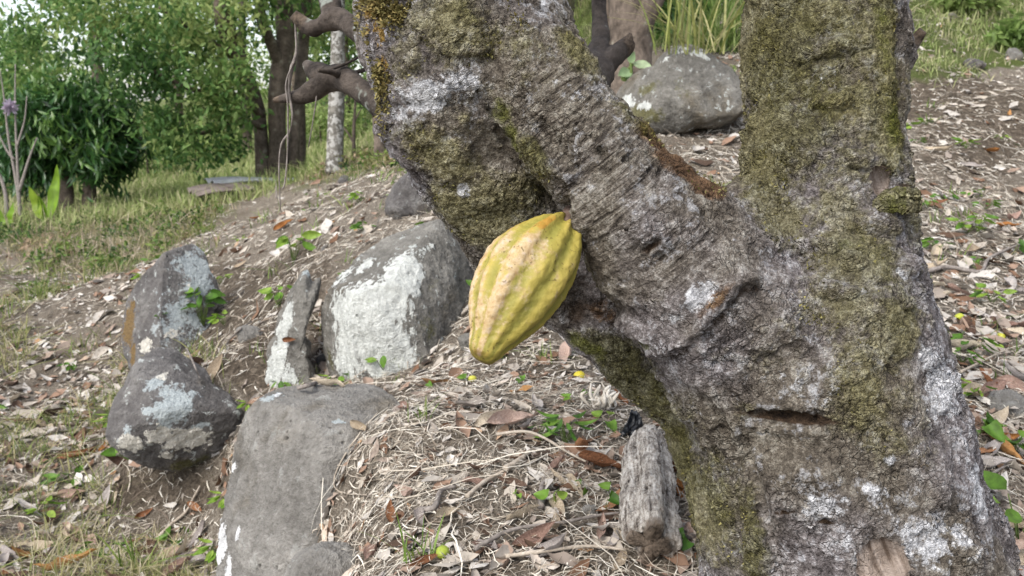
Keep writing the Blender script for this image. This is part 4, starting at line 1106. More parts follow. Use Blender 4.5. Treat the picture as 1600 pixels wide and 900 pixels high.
def straws(n, rmin, rmax, zoned, L0, w0, name, label, ramp, lift=.010, seed=0, th=(-46, 46), curv=1.0):
    mb = MB()
    W2, px2, py2, d2 = scatter(n, rmin, rmax, *th)
    k = rng.random(len(W2)) < zoned(px2, py2, W2, d2)
    W2, d2 = W2[k], d2[k]; n = len(W2)
    N2 = gnormal(W2[:, 0], W2[:, 1])
    N2t = unit(N2 + rng.normal(0, .16, (n, 3)))
    t1 = unit(np.cross(N2t, rng.normal(size=(n, 3)))); t2 = np.cross(N2t, t1)
    sc = np.clip(d2 / 2.2, .8, 3.0)
    L = rng.gamma(2.2, .45, n) * L0 * sc ** .6 + .012; wd = w0 * rng.uniform(.5, 1.5, n) * sc ** .85
    m = 5; u = np.linspace(-.5, .5, m)
    cv = rng.normal(0, .8 * curv, n); cv2 = rng.normal(0, .5 * curv, n)
    X = u[None] * L[:, None]; Y = (u[None] ** 2 * cv[:, None] + u[None] ** 3 * 3 * cv2[:, None]) * L[:, None]
    Zz = np.abs(rng.normal(0, lift, n))[:, None] * (1 - 2 * np.abs(u[None]) * rng.random((n, 1))) + .002
    ctr = W2[:, None] + X[..., None] * t1[:, None] + Y[..., None] * t2[:, None] + Zz[..., None] * N2[:, None]
    flat = rng.normal(0, .6, n)
    sd = t2 * np.cos(flat)[:, None] + N2t * np.sin(flat)[:, None]
    up = np.cross(t1, sd)
    ww = wd[:, None] * np.array([.6, 1, 1, .9, .4])[None]
    a1 = ctr + sd[:, None] * ww[..., None]; a2 = ctr - sd[:, None] * ww[..., None]; a3 = ctr + up[:, None] * (ww * .8)[..., None]
    V = np.stack([a1, a3, a2], 2)                              # n, m, 3, 3 : a thin roof-shaped blade
    idx = np.arange(n * m * 3).reshape(n, m, 3)
    f1 = np.stack([idx[:, :-1, 0], idx[:, 1:, 0], idx[:, 1:, 1], idx[:, :-1, 1]], -1).reshape(-1, 4)
    f2 = np.stack([idx[:, :-1, 1], idx[:, 1:, 1], idx[:, 1:, 2], idx[:, :-1, 2]], -1).reshape(-1, 4)
    mb.add(V.reshape(-1, 3), np.vstack([f1, f2]), rnd=np.repeat(rng.random(n), m * 3))
    t = NT(name + '_material', .75, .2); c = t.ramp(t.attr('rnd'), ramp); t.color(c)
    o = mb.build(name, t.m); tag(o, label, 'straw', kind='stuff')
STRAW = [(0, (.12, .09, .07)), (.22, (.24, .195, .15)), (.45, (.40, .35, .285)), (.75, (.55, .50, .42)), (1, (.67, .63, .555))]
def z_straw(px, py, W, d):
    base = np.where((px > 540) & (px < 1150) & (d < 3.2), 1.0, .8)
    base = np.where(inpoly(px, py, SOIL_BANK), .6, base)
    base = np.where(inpoly(px, py, SOIL_PATCH), .4, base)
    base = np.where((px > 1150) & (d > 2.5), 1.0, base)
    base = np.where(grassy(px, py, W) > 0, .35, base)
    return base * (.3 + .7 * sstep(fbm(W, 3.0, 3, .55, 90), -.45, .3))
straws(76000, 1.15, 12, z_straw, .028, .0006, 'straw', 'fine pale dry straw over the soil', STRAW, curv=.7)
straws(72000, 1.15, 9, z_straw, .012, .0011, 'straw_chips', 'short broken straw chips over the soil', STRAW, .005, curv=.5)
straws(2600, 1.15, 5, z_straw, .11, .0011, 'straw_stems', 'longer pale straw stems over the soil', STRAW, .014, curv=.7)

# ------------------------------------------------------------------ twigs and sticks one can point to
def mat_stick(name, d_, l_):
    t = NT(name, .85, .15); n = t.noise(1, 5, .7, .3, t.mapping((60, 60, 60))); t.color(t.ramp(n, [(.3, d_), (.7, l_)])).bump(n, .003); return t.m
STK = mat_stick('stick_pale', (.22, .18, .14), (.48, .42, .35)); STKD = mat_stick('stick_grey', (.10, .085, .075), (.30, .265, .24))
def stick(pts, r, mat, label, lift=.008, name='stick', cat='stick', seed=0, rock=False):
    Wp = []
    for q in pts:
        W_, N_ = on_rock(q[0], q[1]); up_ = q[2] if len(q) > 2 else lift
        Wp.append(W_ + N_ * r + np.array([0, 0, up_]))
    Wp = np.array(Wp); rad = np.linspace(r, r * .55, len(Wp))
    V, F = tube(Wp, rad, n=len(Wp) * 6, sides=8, rough=.2, rscale=60, seed=seed)
    base = Wp[0]
    o = link(name, mesh(name, V - base, F, mat), None, base)
    return tag(o, label, cat)
stick([(245, 850), (268, 825), (292, 805), (303, 785), (315, 763)], .006, STK, 'thin pale curved stick on the path below the rounded boulder')
stick([(466, 613), (490, 606), (515, 596), (545, 594), (578, 595)], .006, STKD, 'grey bent stick lying across the top of the bare boulder', .004)
stick([(660, 805), (680, 800), (690, 775), (712, 768)], .006, STKD, 'short dark crooked twig on the straw terrace', .004)
stick([(790, 745), (810, 732), (830, 715)], .007, STK, 'thick pale stick end lying on the terrace left of the log', .008)
stick([(730, 785), (760, 760), (800, 738)], .005, STK, 'pale stick on the terrace pointing at the rusty leaves', .006)
stick([(742, 872), (800, 842), (870, 832), (930, 820), (968, 815)], .004, STKD, 'long thin grey twig near the bottom of the terrace', .012)
stick([(790, 882), (850, 874), (920, 866), (978, 872)], .004, STK, 'long pale twig along the bottom of the terrace', .010)
stick([(776, 694), (820, 690), (850, 700), (885, 722), (915, 738)], .0035, STK, 'arched straw stalk in front of the rusty leaves', .018)
stick([(590, 650), (556, 690), (528, 735), (524, 765), (545, 776), (575, 778)], .0018, STK, 'thin looped pale root hanging over the bare boulder', .006, 'root', 'root')
stick([(575, 690), (548, 720), (545, 745), (572, 752)], .0014, STK, 'smaller thin looped root over the bare boulder', .006, 'root', 'root')
stick([(846, 800), (846, 770), (850, 760)], .006, STKD, 'short grey stick standing up in the terrace litter', .004)
stick([(1095, 895), (1085, 840), (1075, 790), (1070, 755)], .004, STK, 'pale stalk leaning in the gap between log and trunk', .010)
stick([(1108, 890), (1092, 830), (1078, 800)], .003, STK, 'second pale stalk in the gap between log and trunk', .014)
stick([(1445, 432), (1480, 425), (1530, 432), (1545, 410), (1600, 385)], .009, STKD, 'grey forked dead branch on the slope right of the trunk', .010, 'dead_branch', 'branch')
stick([(1500, 590), (1530, 575), (1570, 555), (1605, 545)], .004, STK, 'pale straight straw stalk on the slope right of the trunk', .012)
stick([(1515, 770), (1550, 750), (1590, 725)], .004, STKD, 'thin grey stick at the right of the trunk foot', .012)
stick([(290, 545), (300, 570), (312, 598)], .004, STKD, 'thin grey twig on the soil behind the rounded boulder', .012)
stick([(350, 548), (375, 520), (395, 508)], .004, STKD, 'thin twig leaning on the soil bank', .012)
stick([(432, 310, .0), (433, 230, .25), (437, 160, .4)], .008, STKD, 'thin bare vertical stem in front of the big background tree', 0, 'sapling', 'sapling')

# weathered log
def log():
    a0, N0 = on_rock(1000, 706); b0, N1 = on_rock(1012, 884)
    r = .036
    a_ = a0 + np.array([0.012, 0, r * .75]); b_ = b0 + np.array([0.004, 0, r * .95])
    pts = [a_ + (b_ - a_) * t for t in (0, .08, .3, .6, .92, 1)]
    V, F = tube(np.array(pts), [.024, .031, .034, .036, .035, .026], n=90, sides=64, rough=.08, rscale=16, seed=4)
    ax = unit(b_ - a_); s = (V - a_) @ ax; L = np.linalg.norm(b_ - a_)
    out = unit((V - a_) - np.outer(s, ax))
    ph = np.arctan2(out @ UPV, out @ RGT); V = V + out * (.0075 * np.cos(4 * ph + .6) * sstep(s, 0, L * .3))[:, None]     # split, nearly square section
    V = V + out * (.0035 * fbm(V, 90, 3, .6, 5) + .007 * fbm(V, 30, 3, .6, 6))[:, None] + np.outer(.034 * fbm(V, 26, 3, .6, 7) * ((s > L * .93) | (s < L * .06)), ax)
    t = NT('weathered_wood', .9, .1)
    pr1 = unit(np.cross(ax, [0, 0, 1.])); pr2 = np.cross(ax, pr1)
    q = t.comb(t.dot(tuple(pr1), 130), t.dot(tuple(ax), 16), t.dot(tuple(pr2), 130)); n1 = t.noise(1, 6, .72, .3, q); n2 = t.noise(26, 4, .6); n3 = t.noise(200, 3, .7)
    v = t.math('ADD', t.math('MULTIPLY', n1, .7), t.math('MULTIPLY', n3, .3))
    c = t.ramp(v, [(.33, (.035, .028, .024)), (.41, (.15, .125, .105)), (.50, (.40, .36, .315)), (.62, (.66, .62, .57))])
    c = t.mix(t.math('MULTIPLY', t.rng(n2, .5, .66), .6), c, (.09, .07, .06))
    c = t.mix(t.rng(t.math('ADD', t.attr('end'), t.math('MULTIPLY', t.math('SUBTRACT', n2, .5), .8)), .35, .7), c, t.ramp(n2, [(.35, (.025, .019, .015)), (.65, (.23, .18, .14))]))
    t.color(c).disp(t.sum(v, t.mul(n2, .5), t.mul(t.rng(n1, .30, .44), .5)), .011, .9)
    e_ = sstep(s, L * .90, L * 1.05)
    o = link('log', mesh('log', V - a_, F, t.m, {'end': e_}), None, a_)
    tag(o, 'short weathered grey log lying against the trunk foot', 'log')
log()
# black plastic scrap at the head of the log
def scrap():
    c, N = on_rock(990, 676)
    g = np.linspace(-1, 1, 26); X, Y = np.meshgrid(g, g, indexing='ij'); X = X.ravel(); Y = Y.ravel()
    s = 1.62 / FPX
    Q = np.column_stack([X * 20, Y * 42, np.zeros_like(X)])
    q = np.column_stack([X, Y, X * 0])
    Z = 16 * fbm(q, 1.7, 3, .6, 12) + 9 * np.abs(fbm(q, 3.5, 2, .5, 13))
    R1 = RGT * 1.0; R2 = UPV
    Q = c + (np.outer(Q[:, 0] + 6 * fbm(q, 2, 2, .5, 14) - 4, R1) + np.outer(Q[:, 1] * .9 + 4 + .35 * Q[:, 0], R2) + np.outer(Z + 22, -FWD)) * s
    i = np.arange(25)[:, None] * 26; j = np.arange(25)[None]
    F = np.stack([i + j, i + 26 + j, i + 27 + j, i + 1 + j], -1).reshape(-1, 4)
    e_ = (X * 1.0) ** 2 + Y ** 2; keep = (e_[F].mean(1) < .9 + .3 * fbm(q, 3, 2, .5, 15)[F[:, 0]])
    t = NT('black_plastic', .35, .5); t.color((.012, .014, .018)); t.bump(t.noise(80, 3), .004)
    o = link('plastic_scrap', mesh('plastic_scrap', Q - c, F[keep], t.m), None, c)
    m = o.modifiers.new('solid', 'SOLIDIFY'); m.thickness = .001
    tag(o, 'crumpled black plastic scrap at the top end of the weathered log', 'plastic scrap')
scrap()
# pale shredded bract against the trunk
def fibre():
    mb = MB(); c, N = on_rock(930, 640); s = 1.9 / FPX
    for k in range(30):
        o_ = c + (RGT * rng.normal(8, 9) + UPV * rng.uniform(2, 12)) * s - FWD * .03
        e_ = o_ + (RGT * rng.uniform(-12, 18) + UPV * rng.uniform(10, 36)) * s - FWD * rng.uniform(0, .02)
        V, F = tube([o_, (o_ + e_) / 2 + rng.normal(0, .008, 3), e_], [.003, .006, .002], n=7, sides=6, flat=.6); mb.add(V, F, rnd=rng.random())
    t = NT('pale_fibre', .8); t.color(t.ramp(t.attr('rnd'), [(0, (.50, .45, .38)), (1, (.74, .70, .64))]))
    o = mb.build('dry_husk', t.m, None, c); tag(o, 'pale shredded dry husk leaning against the left side of the trunk', 'husk')
fibre()
# fruits
def fruit(x, y, r, col, label):
    W_, N_ = on_rock(x, y); D, F = ICO[4]
    V = D * np.array([1.25, 1, .9]) * r * (1 + .03 * fbm(D, 3, 2, .5, int(x)))[:, None] + np.array([0, 0, r * .7])
    t = NT('fruit_skin', .45, .4); t.color(t.ramp(t.noise(120, 3), [(.3, tuple(q * .75 for q in col)), (.7, col)]))
    o = link('fruit', mesh('fruit', V, F, t.m), None, W_); o.rotation_euler = (0, 0, rng.uniform(0, 3)); tag(o, label, 'fruit')
fruit(905, 594, .0145, (.55, .45, .03), 'small yellow fruit on the litter left of the trunk')
fruit(738, 596, .010, (.48, .46, .06), 'tiny yellow green fruit on the terrace under the pod tip')
fruit(692, 870, .011, (.28, .34, .04), 'green fruit beside the grass tuft at the bottom')
fruit(1499, 500, .0135, (.42, .45, .04), 'yellow green fruit on the slope beside the trunk')
fruit(1491, 598, .0125, (.52, .50, .04), 'yellow fruit touching the right edge of the trunk')
fruit(1563, 530, .012, (.45, .44, .05), 'yellow green fruit on the straw slope')
fruit(1561, 548, .012, (.26, .36, .04), 'green fruit on the straw slope')

# ------------------------------------------------------------------ small green plants
GREEN = leafmat('green_leaf', [(.05, .13, .014), (.10, .22, .025), (.17, .30, .04)], .35, .5, 60)
GREEN_B = leafmat('bright_leaf', [(.09, .20, .02), (.17, .32, .035), (.28, .40, .06)], .4, .5, 60)
STEM = mat_stick('green_stem', (.05, .08, .02), (.12, .16, .05))
HEART = leaf_shape(1, .42, .5, .15, nu=9, nv=7, heart=True, fold=.25)
OVAL = leaf_shape(1, .26, .5, .25, nu=7, nv=5)
LANCE = leaf_shape(1, .13, .4, .5, nu=7, nv=3)
def place_leaf(mb, S, root, dirn, nrm, L, rnd):
    V, F = S; d_ = unit(dirn); n_ = unit(nrm - (nrm @ d_) * d_); s_ = np.cross(d_, n_)
    mb.add(root + (V[:, :1] * s_ + (V[:, 1:2] + .5) * d_ + V[:, 2:] * n_) * L, F, rnd=rnd)
def seedling(x, y, size, nleaf, label, shape=HEART, mat=None, group=None, h=1.0, spread=1.0, name='seedling', cat='seedling', W_=None, toward=True):
    if W_ is None: W_, N_ = on_rock(x, y)
    root = thing(name, W_, label, cat, group)
    st = MB(); lv = MB()
    for k in range(nleaf):
        a_ = rng.uniform(0, 6.28); hh = size * h * rng.uniform(.6, 1.2)
        top = W_ + np.array([math.cos(a_) * size * .45 * spread, math.sin(a_) * size * .45 * spread, hh])
        V, F = tube([W_ + rng.normal(0, .002, 3), (W_ + top) / 2 + rng.normal(0, size * .06, 3), top], [size * .022, size * .018, size * .014], n=6, sides=5); st.add(V, F)
        dirn = np.array([math.cos(a_), math.sin(a_), rng.uniform(-.6, .2)])
        nr = unit(np.array([0, 0, .8]) + rng.normal(0, .3, 3) + (-FWD * .6 if toward else 0))
        place_leaf(lv, shape, top, dirn, nr, size * rng.uniform(.75, 1.15), rng.random())
    st.build('stem', STEM, root, W_); lv.build('foliage', mat or GREEN, root, W_)
    return root
for (x, y, s, n, lab) in [(865, 800, .026, 3, 'two-leaved bright seedling at the middle of the terrace'), (942, 803, .028, 2, 'heart-leaved seedling beside the small tan stone'), (963, 778, .026, 2, 'heart-leaved seedling touching the left side of the log'), (815, 602, .026, 2, 'round-leaved seedling below the pod'), (734, 600, .024, 2, 'round-leaved seedling under the pod tip'), (946, 672, .028, 3, 'pale green seedling by the trunk above the log'), (922, 628, .022, 2, 'seedling beside the pale dry husk'), (665, 608, .024, 1, 'single heart-shaped seedling at the left of the terrace'), (895, 632, .02, 2, 'pale seedling under the yellow fruit'), (1080, 862, .026, 2, 'seedling in the gap between the log and the trunk'), (915, 768, .018, 2, 'tiny seedling left of the log'), (808, 785, .016, 2, 'tiny pale seedling in the middle of the terrace')]:
    seedling(x, y, s, n, lab, mat=GREEN_B if 'pale' in lab or 'bright' in lab else GREEN, name='seedling')
seedling(318, 508, .085, 16, 'bright green herb growing against the orange streaked boulder', OVAL, GREEN, h=1.7, spread=.9, name='herb', cat='herb')
seedling(885, 695, .05, 12, 'wilting cluster of dark green sprouts on the terrace', LANCE, GREEN, h=.9, spread=.55, name='sprout', cat='sprout')
seedling(845, 690, .035, 6, 'small wilting sprout left of the larger sprout cluster', LANCE, GREEN, h=1.0, spread=.6, name='sprout', cat='sprout')
seedling(438, 478, .06, 9, 'light green herb on the bank above the thin rock', OVAL, GREEN_B, h=1.2, name='herb', cat='herb')
seedling(460, 410, .09, 9, 'light green herb at the top of the bank', OVAL, GREEN_B, h=1.3, name='herb', cat='herb')
seedling(1528, 365, .05, 10, 'green herb on the slope right of the trunk', OVAL, GREEN_B, h=1.3, name='herb', cat='herb')
seedling(1448, 325, .05, 6, 'green herb beside the bark flap', OVAL, GREEN, h=.7, name='herb', cat='herb')
seedling(1475, 312, .05, 7, 'low spreading green herb between pale leaves on the slope', OVAL, GREEN, h=.5, spread=1.4, name='herb', cat='herb')
seedling(1580, 400, .05, 3, 'green seedling beside the grey dead branch', HEART, GREEN, name='seedling')
seedling(1527, 682, .05, 5, 'round-leaved green herb right of the trunk foot', HEART, GREEN, h=.7, name='herb', cat='herb')
seedling(1585, 705, .04, 5, 'green herb near the right edge of the litter', HEART, GREEN, h=.7, name='herb', cat='herb')
seedling(1592, 850, .09, 8, 'dark green broad-leaved plant in the lower right corner', OVAL, GREEN, h=.8, name='herb', cat='herb')
seedling(277, 850, .05, 7, 'low green herb at the end of the thin curved stick', HEART, GREEN, h=.5, spread=1.5, name='herb', cat='herb')
seedling(110, 755, .06, 8, 'green herb among the litter of the lower path', OVAL, GREEN, h=.4, spread=1.5, name='herb', cat='herb')
seedling(192, 720, .05, 5, 'yellow green herb at the left foot of the rounded boulder', HEART, GREEN_B, h=.6, name='herb', cat='herb')
seedling(248, 498, .03, 5, 'tiny green herb growing on the orange streaked boulder', OVAL, GREEN, h=.6, name='herb', cat='herb')
seedling(600, 580, .05, 6, 'green weed at the foot of the white lichen patch', OVAL, GREEN_B, h=1.0, name='herb', cat='herb')
# loose herbs scattered over the slopes
HERB_GRP = 'small green weeds scattered over the litter'
pr = None; cnt = 0
W3, px3, py3, d3 = scatter(420, 2.2, 9, -34, 34)
fr = free_of_rock(W3)
for i in range(len(W3)):
    if cnt >= 70 or not fr[i] or not (-20 < px3[i] < 1620 and 150 < py3[i] < 900) or (560 < px3[i] < 1180 and d3[i] < 3): continue
    if inpoly(px3[i:i + 1], py3[i:i + 1], [(190, 735), (330, 735), (350, 800), (200, 800)])[0]: continue
    cnt += 1
    zn = zone(px3[i], py3[i], d3[i]); lab = f'small green weed with oval leaves {zn}'; grp = f'small green weeds {zn}'
    if cnt <= 4:
        h = seedling(0, 0, .05, 6 + cnt, lab, OVAL, GREEN if cnt % 2 else GREEN_B, grp, h=.7, spread=1.2, name='weed', cat='weed', W_=W3[i], toward=False)
        pr = (pr or []) + [h]
    else:
        src = pr[cnt % 4]; r = src.copy(); COL.objects.link(r); r.location = W3[i]; r.rotation_euler = (0, 0, rng.uniform(0, 6.28)); r.scale = (rng.uniform(.6, 1.3),) * 3
        r['label'] = lab; r['group'] = grp
        for c in src.children:
            q = c.copy(); COL.objects.link(q); q.parent = r

# ------------------------------------------------------------------ grass (uncountable)
def grass(name, label, W2, H, wd, ramp, lean=.5, seed=0, droop=.6, fac=.35):
    n = len(W2); u = np.array([0, .35, .7, 1.0])
    a_ = rng.uniform(0, 6.28, n); dr = np.column_stack([np.cos(a_), np.sin(a_), 0 * a_])
    sd = np.column_stack([-np.sin(a_), np.cos(a_), 0 * a_]); sd = unit(sd + rng.normal(0, .3, sd.shape))
    l_ = np.abs(rng.normal(0, lean, n)); H = H * rng.uniform(.4, 1.2, n)
    x = u[None] * l_[:, None] + droop * u[None] ** 2 * l_[:, None]; z = u[None] - droop * .5 * u[None] ** 2.5 * np.minimum(l_, 1.2)[:, None]
    C = W2[:, None] + (x[..., None] * dr[:, None] + z[..., None] * np.array([0, 0, 1.])) * H[:, None, None]
    ww = np.array([.8, 1, .7, .12])[None] * (wd * rng.uniform(.6, 1.4, n))[:, None]
    V = np.stack([C - sd[:, None] * ww[..., None], C + sd[:, None] * ww[..., None]], 2)
    idx = np.arange(n * 8).reshape(n, 4, 2)
    F = np.stack([idx[:, :-1, 0], idx[:, :-1, 1], idx[:, 1:, 1], idx[:, 1:, 0]], -1).reshape(-1, 4)
    t = NT(name + '_material', .6, .25); c = t.ramp(t.attr('rnd'), ramp); t.color(c); t.translucent(c, fac)
    o = link(name, mesh(name, V.reshape(-1, 3), F, t.m, {'rnd': np.repeat(np.clip(rng.random(n) * .7 + .3 * (.5 + fbm(W2, .8, 3, .5, 33)), 0, 1), 8)}))
    tag(o, label, 'grass', kind='stuff')
GRN = [(0, (.045, .085, .012)), (.4, (.11, .19, .03)), (.7, (.20, .29, .06)), (.88, (.34, .35, .13)), (1, (.46, .40, .24))]
BRT = [(0, (.12, .17, .045)), (.35, (.25, .32, .10)), (.6, (.38, .42, .18)), (.8, (.50, .46, .27)), (1, (.56, .48, .35))]
DRY = [(0, (.08, .11, .03)), (.28, (.18, .20, .07)), (.5, (.31, .27, .15)), (.72, (.43, .34, .25)), (1, (.55, .46, .37))]
def clump(n, rmin, rmax, th, per, rad, test):
    W2, px2, py2, d2 = scatter(n, rmin, rmax, *th)
    k = test(px2, py2, W2, d2); W2, d2 = W2[k], d2[k]
    W2 = np.repeat(W2, per, 0); d2 = np.repeat(d2, per)
    W2[:, :2] += rng.normal(0, rad, (len(W2), 2)) * np.clip(d2 / 4, .6, 3)[:, None]
    W2[:, 2] = zground(W2[:, 0], W2[:, 1]) - .005
    return W2, d2
# tufts on the path
W4, d4 = clump(760, 2.0, 9, (-36, -12), 24, .04, lambda px, py, W, d: (px < 330) & ~inpoly(px, py, [(150, 720), (345, 735), (360, 880), (200, 820)]) & (fbm(W, 1.3, 3, .5, 51) > -.05))
grass('path_grass', 'short dry and green grass tufts on the lower path', W4, .085 * np.clip(d4 / 3.5, .8, 1.8), .0013 * np.clip(d4 / 2.5, 1, 3), [(0, (.06, .10, .015)), (.35, (.13, .19, .04)), (.6, (.28, .27, .11)), (.85, (.44, .38, .23)), (1, (.52, .46, .33))], .9)
# dry tall grass along the foot of the trees
W4, d4 = clump(1800, 6.5, 13, (-44, -4), 13, .06, lambda px, py, W, d: (grassy(px, py, W) > 0) & (px < 640) & ~((px > 270) & (px < 490) & (py > 272) & (py < 330)))
grass('dry_grass', 'tall dry and green grass on the slope below the trees', W4, .11 * rng.uniform(.5, 1.6, len(W4)), .0035 * np.clip(d4 / 9, .8, 1.5), DRY, .6)
W4, d4 = clump(2600, 11, 34, (-48, 0), 12, .08, lambda px, py, W, d: (px < 760))
grass('meadow_grass', 'bright green grass beyond the trees', W4, .26 * np.ones(len(W4)), .007 * np.clip(d4 / 14, .8, 2), BRT, .6)
W4, d4 = clump(3000, 5.6, 22, (-2, 44), 14, .05, lambda px, py, W, d: ((grassy(px, py, W) > 0) | (d > 9)) & (px > 800))
grass('hill_grass', 'green grass on the rising slope behind the trunk', W4, .095 * np.clip(d4 / 7, .7, 2), .0035 * np.clip(d4 / 7, .8, 3), BRT, .7)
# sparse blades on the litter slopes
W4, d4 = clump(200, 2.6, 9, (-20, 36), 7, .02, lambda px, py, W, d: (px > 400) & ~((px > 560) & (d < 2.6) & (px < 1200)))
grass('sparse_grass', 'sparse green grass blades on the litter slopes', W4, .07 * np.clip(d4 / 4, .8, 1.6), .0013 * np.clip(d4 / 2.5, 1, 3), GRN, .7)
def tuft(name, x, y, n, H, wd, ramp_mat, label, lean=.5, rad=.012):
    W_, N_ = on_rock(x, y); mb = MB()
    for k in range(n):
        a_ = rng.uniform(0, 6.28); l_ = abs(rng.normal(0, lean)); h = H * rng.uniform(.5, 1.15)
        u = np.linspace(0, 1, 7); dr = np.array([math.cos(a_), math.sin(a_), 0]); s_ = np.array([-math.sin(a_), math.cos(a_), 0])
        C = W_ + rng.normal(0, rad, 3) * np.array([1, 1, 0]) + h * (np.outer(u * l_ + .6 * u ** 2 * l_, dr) + np.outer(u - .35 * u ** 2.5 * l_, [0, 0, 1]))
        ww = (wd * np.array([.7, 1, 1, .9, .75, .5, .08]) * rng.uniform(.7, 1.3))[:, None]
        V = np.stack([C - s_ * ww, C + np.array([0, 0, -.35]) * ww, C + s_ * ww], 1).reshape(-1, 3)
        i = np.arange(6)[:, None] * 3; j = np.arange(2)[None]
        mb.add(V, np.stack([i + j, i + 3 + j, i + 4 + j, i + 1 + j], -1).reshape(-1, 4), rnd=rng.random())
    o = mb.build(name, ramp_mat, None, W_); tag(o, label, 'grass tuft')
BLADE = leafmat('grass_blade', [(.10, .17, .03), (.18, .28, .05), (.33, .38, .10)], .35, .5, 30)
tuft('grass_tuft', 655, 878, 16, .075, .0016, BLADE, 'green grass tuft at the bottom of the straw terrace', .5)
tuft('grass_tuft', 215, 895, 14, .13, .0030, BLADE, 'broad-bladed grass tuft at the bottom of the path by the bare boulder', .5, .02)
tuft('grass_tuft', 660, 655, 14, .05, .0012, BLADE, 'low grass tuft at the left of the terrace', .9)
tuft('grass_tuft', 850, 565, 18, .06, .0013, BLADE, 'grass tuft under the leaning trunk behind the pod', .9)
tuft('grass_tuft', 780, 560, 14, .05, .0012, BLADE, 'small grass tuft just below the pod', .9)
# ------------------------------------------------------------------ background trees and plants
def cloud(mb, C, n_clump, clump_r, per, S, L, dark=.0, droop=.4, rnd_c=None, shell=.55, seed=0):
    """C: list of (centre, radii). Leaves in twig clumps spread through the volume, uneven outline"""
    V0, F0 = S; m = len(V0); out = []
    tot = sum(np.prod(r) ** (2 / 3) for _, r in C)
    for c, r in C:
        k = max(3, int(n_clump * np.prod(r) ** (2 / 3) / tot))
        d_ = unit(rng.normal(size=(k, 3))); q = rng.random(k) ** shell
        out.append(np.asarray(c) + d_ * q[:, None] * np.asarray(r) * rng.uniform(.72, 1.15, (k, 1)))
    cc = np.concatenate(out); k = len(cc)
    tone = np.clip(.5 + .8 * fbm(cc, 1.1, 2, .5, seed) + rng.normal(0, .17, k), 0, 1)  # clump tone varies; bright clumps paint sunlit foliage into the leaf colour
    tw = unit(rng.normal(size=(k, 3)) + np.array([0, 0, -.25]))
    n = k * per
    t_ = rng.uniform(-1, 1, (n, 1)); root = np.repeat(cc, per, 0) + np.repeat(tw, per, 0) * t_ * clump_r + rng.normal(0, clump_r * .35, (n, 3))
    d_ = unit(np.repeat(tw, per, 0) * .7 + rng.normal(0, .8, (n, 3)) + np.array([0, 0, -droop]))
    nr = unit(rng.normal(0, .6, (n, 3)) + np.array([0, 0, .9])); nr = unit(nr - (nr * d_).sum(1, keepdims=True) * d_); s_ = np.cross(d_, nr)
    LL = (L * rng.uniform(.65, 1.3, n))[:, None, None]
    V = root[:, None] + (V0[None, :, :1] * s_[:, None] + (V0[None, :, 1:2] + .5) * d_[:, None] + V0[None, :, 2:] * nr[:, None]) * LL
    F = (F0[None] + (np.arange(n) * m)[:, None, None]).reshape(-1, F0.shape[1])
    mb.add(V.reshape(-1, 3), F, rnd=np.repeat(np.clip(np.repeat(tone, per) + rng.normal(0, .12, n), 0, 1), m))
    return cc
LF = leaf_shape(1, .25, .5, .25, nu=4, nv=3)
LFN = leaf_shape(1, .11, .4, .5, nu=4, nv=3)
TRUNKM = mat_limb('brown_tree_bark', (.04, .031, .024), (.19, .15, .12), (.22, .20, .16), .5, .6)
TRUNKG = mat_limb('mossy_tree_bark', (.035, .032, .016), (.12, .11, .06), (.15, .15, .08), .5, .5)
PALE = mat_limb('pale_tree_bark', (.055, .05, .042), (.21, .195, .17), (.33, .32, .30), 1.6, .5)
MID = leafmat('crown_mid', [(.04, .095, .026), (.085, .185, .05), (.15, .275, .075), (.26, .38, .12), (.36, .43, .15)], .45, .55, 20, .3)  # brightest stops also stand for sunlit clumps in the big crown
DARKL = leafmat('crown_dark', [(.018, .055, .017), (.038, .11, .03), (.075, .18, .045), (.16, .28, .06)], .36, .35, 20, .5)
LIGHT = leafmat('crown_light', [(.15, .24, .06), (.25, .36, .10), (.36, .47, .16), (.48, .53, .23)], .5, .5, 20)

def stems(root, base, paths, mat, sides=14, rough=.12, rs=4):
    for q in paths:
        q = np.array(q, float); W_ = P(q[:, 0], q[:, 1], q[:, 2]); r = q[:, 3] * q[:, 2] / FPX
        V, F = tube(W_, r, n=len(q) * 8, sides=sides, rough=rough, rscale=rs, seed=int(q[0, 0]))
        link('trunk', mesh('trunk', V - base, F, mat), root)
def gpt(x, y): return ground_at(x, y)

# the big many-stemmed tree
b = gpt(432, 288); D0 = float((b - CAM) @ FWD)
tr = thing('broadleaf_tree', b, 'big many-stemmed tree with a dense green crown reaching to the left', 'tree')
stems(tr, b, [[(413, 300, D0, 14), (409, 230, D0, 11), (403, 170, D0, 11), (385, 120, D0 - .3, 11), (358, 60, D0 - .6, 14), (345, -20, D0 - .8, 13), (335, -300, D0, 10)],
    [(436, 302, D0, 19), (434, 240, D0, 14), (433, 180, D0, 14), (437, 120, D0, 15), (446, 60, D0, 15), (440, -40, D0, 14), (430, -320, D0, 10)],
    [(457, 300, D0 + .2, 12), (460, 220, D0 + .2, 9), (470, 120, D0 + .3, 9), (480, 0, D0 + .4, 8), (500, -250, D0, 6)],
    [(440, 105, D0, 11), (425, 70, D0 - .2, 9), (408, 25, D0 - .4, 8), (400, -80, D0 - .5, 6)],
    [(410, 180, D0, 7), (370, 150, D0 - .6, 5), (300, 140, D0 - 1.2, 4), (220, 100, D0 - 1.6, 3)],
    [(372, 90, D0 - .4, 7), (320, 60, D0 - 1, 5), (250, 10, D0 - 1.5, 4)],
    [(412, 200, D0, 5), (380, 190, D0 - .6, 4), (330, 205, D0 - 1.1, 3), (270, 215, D0 - 1.4, 2)]], TRUNKM)
mb = MB()
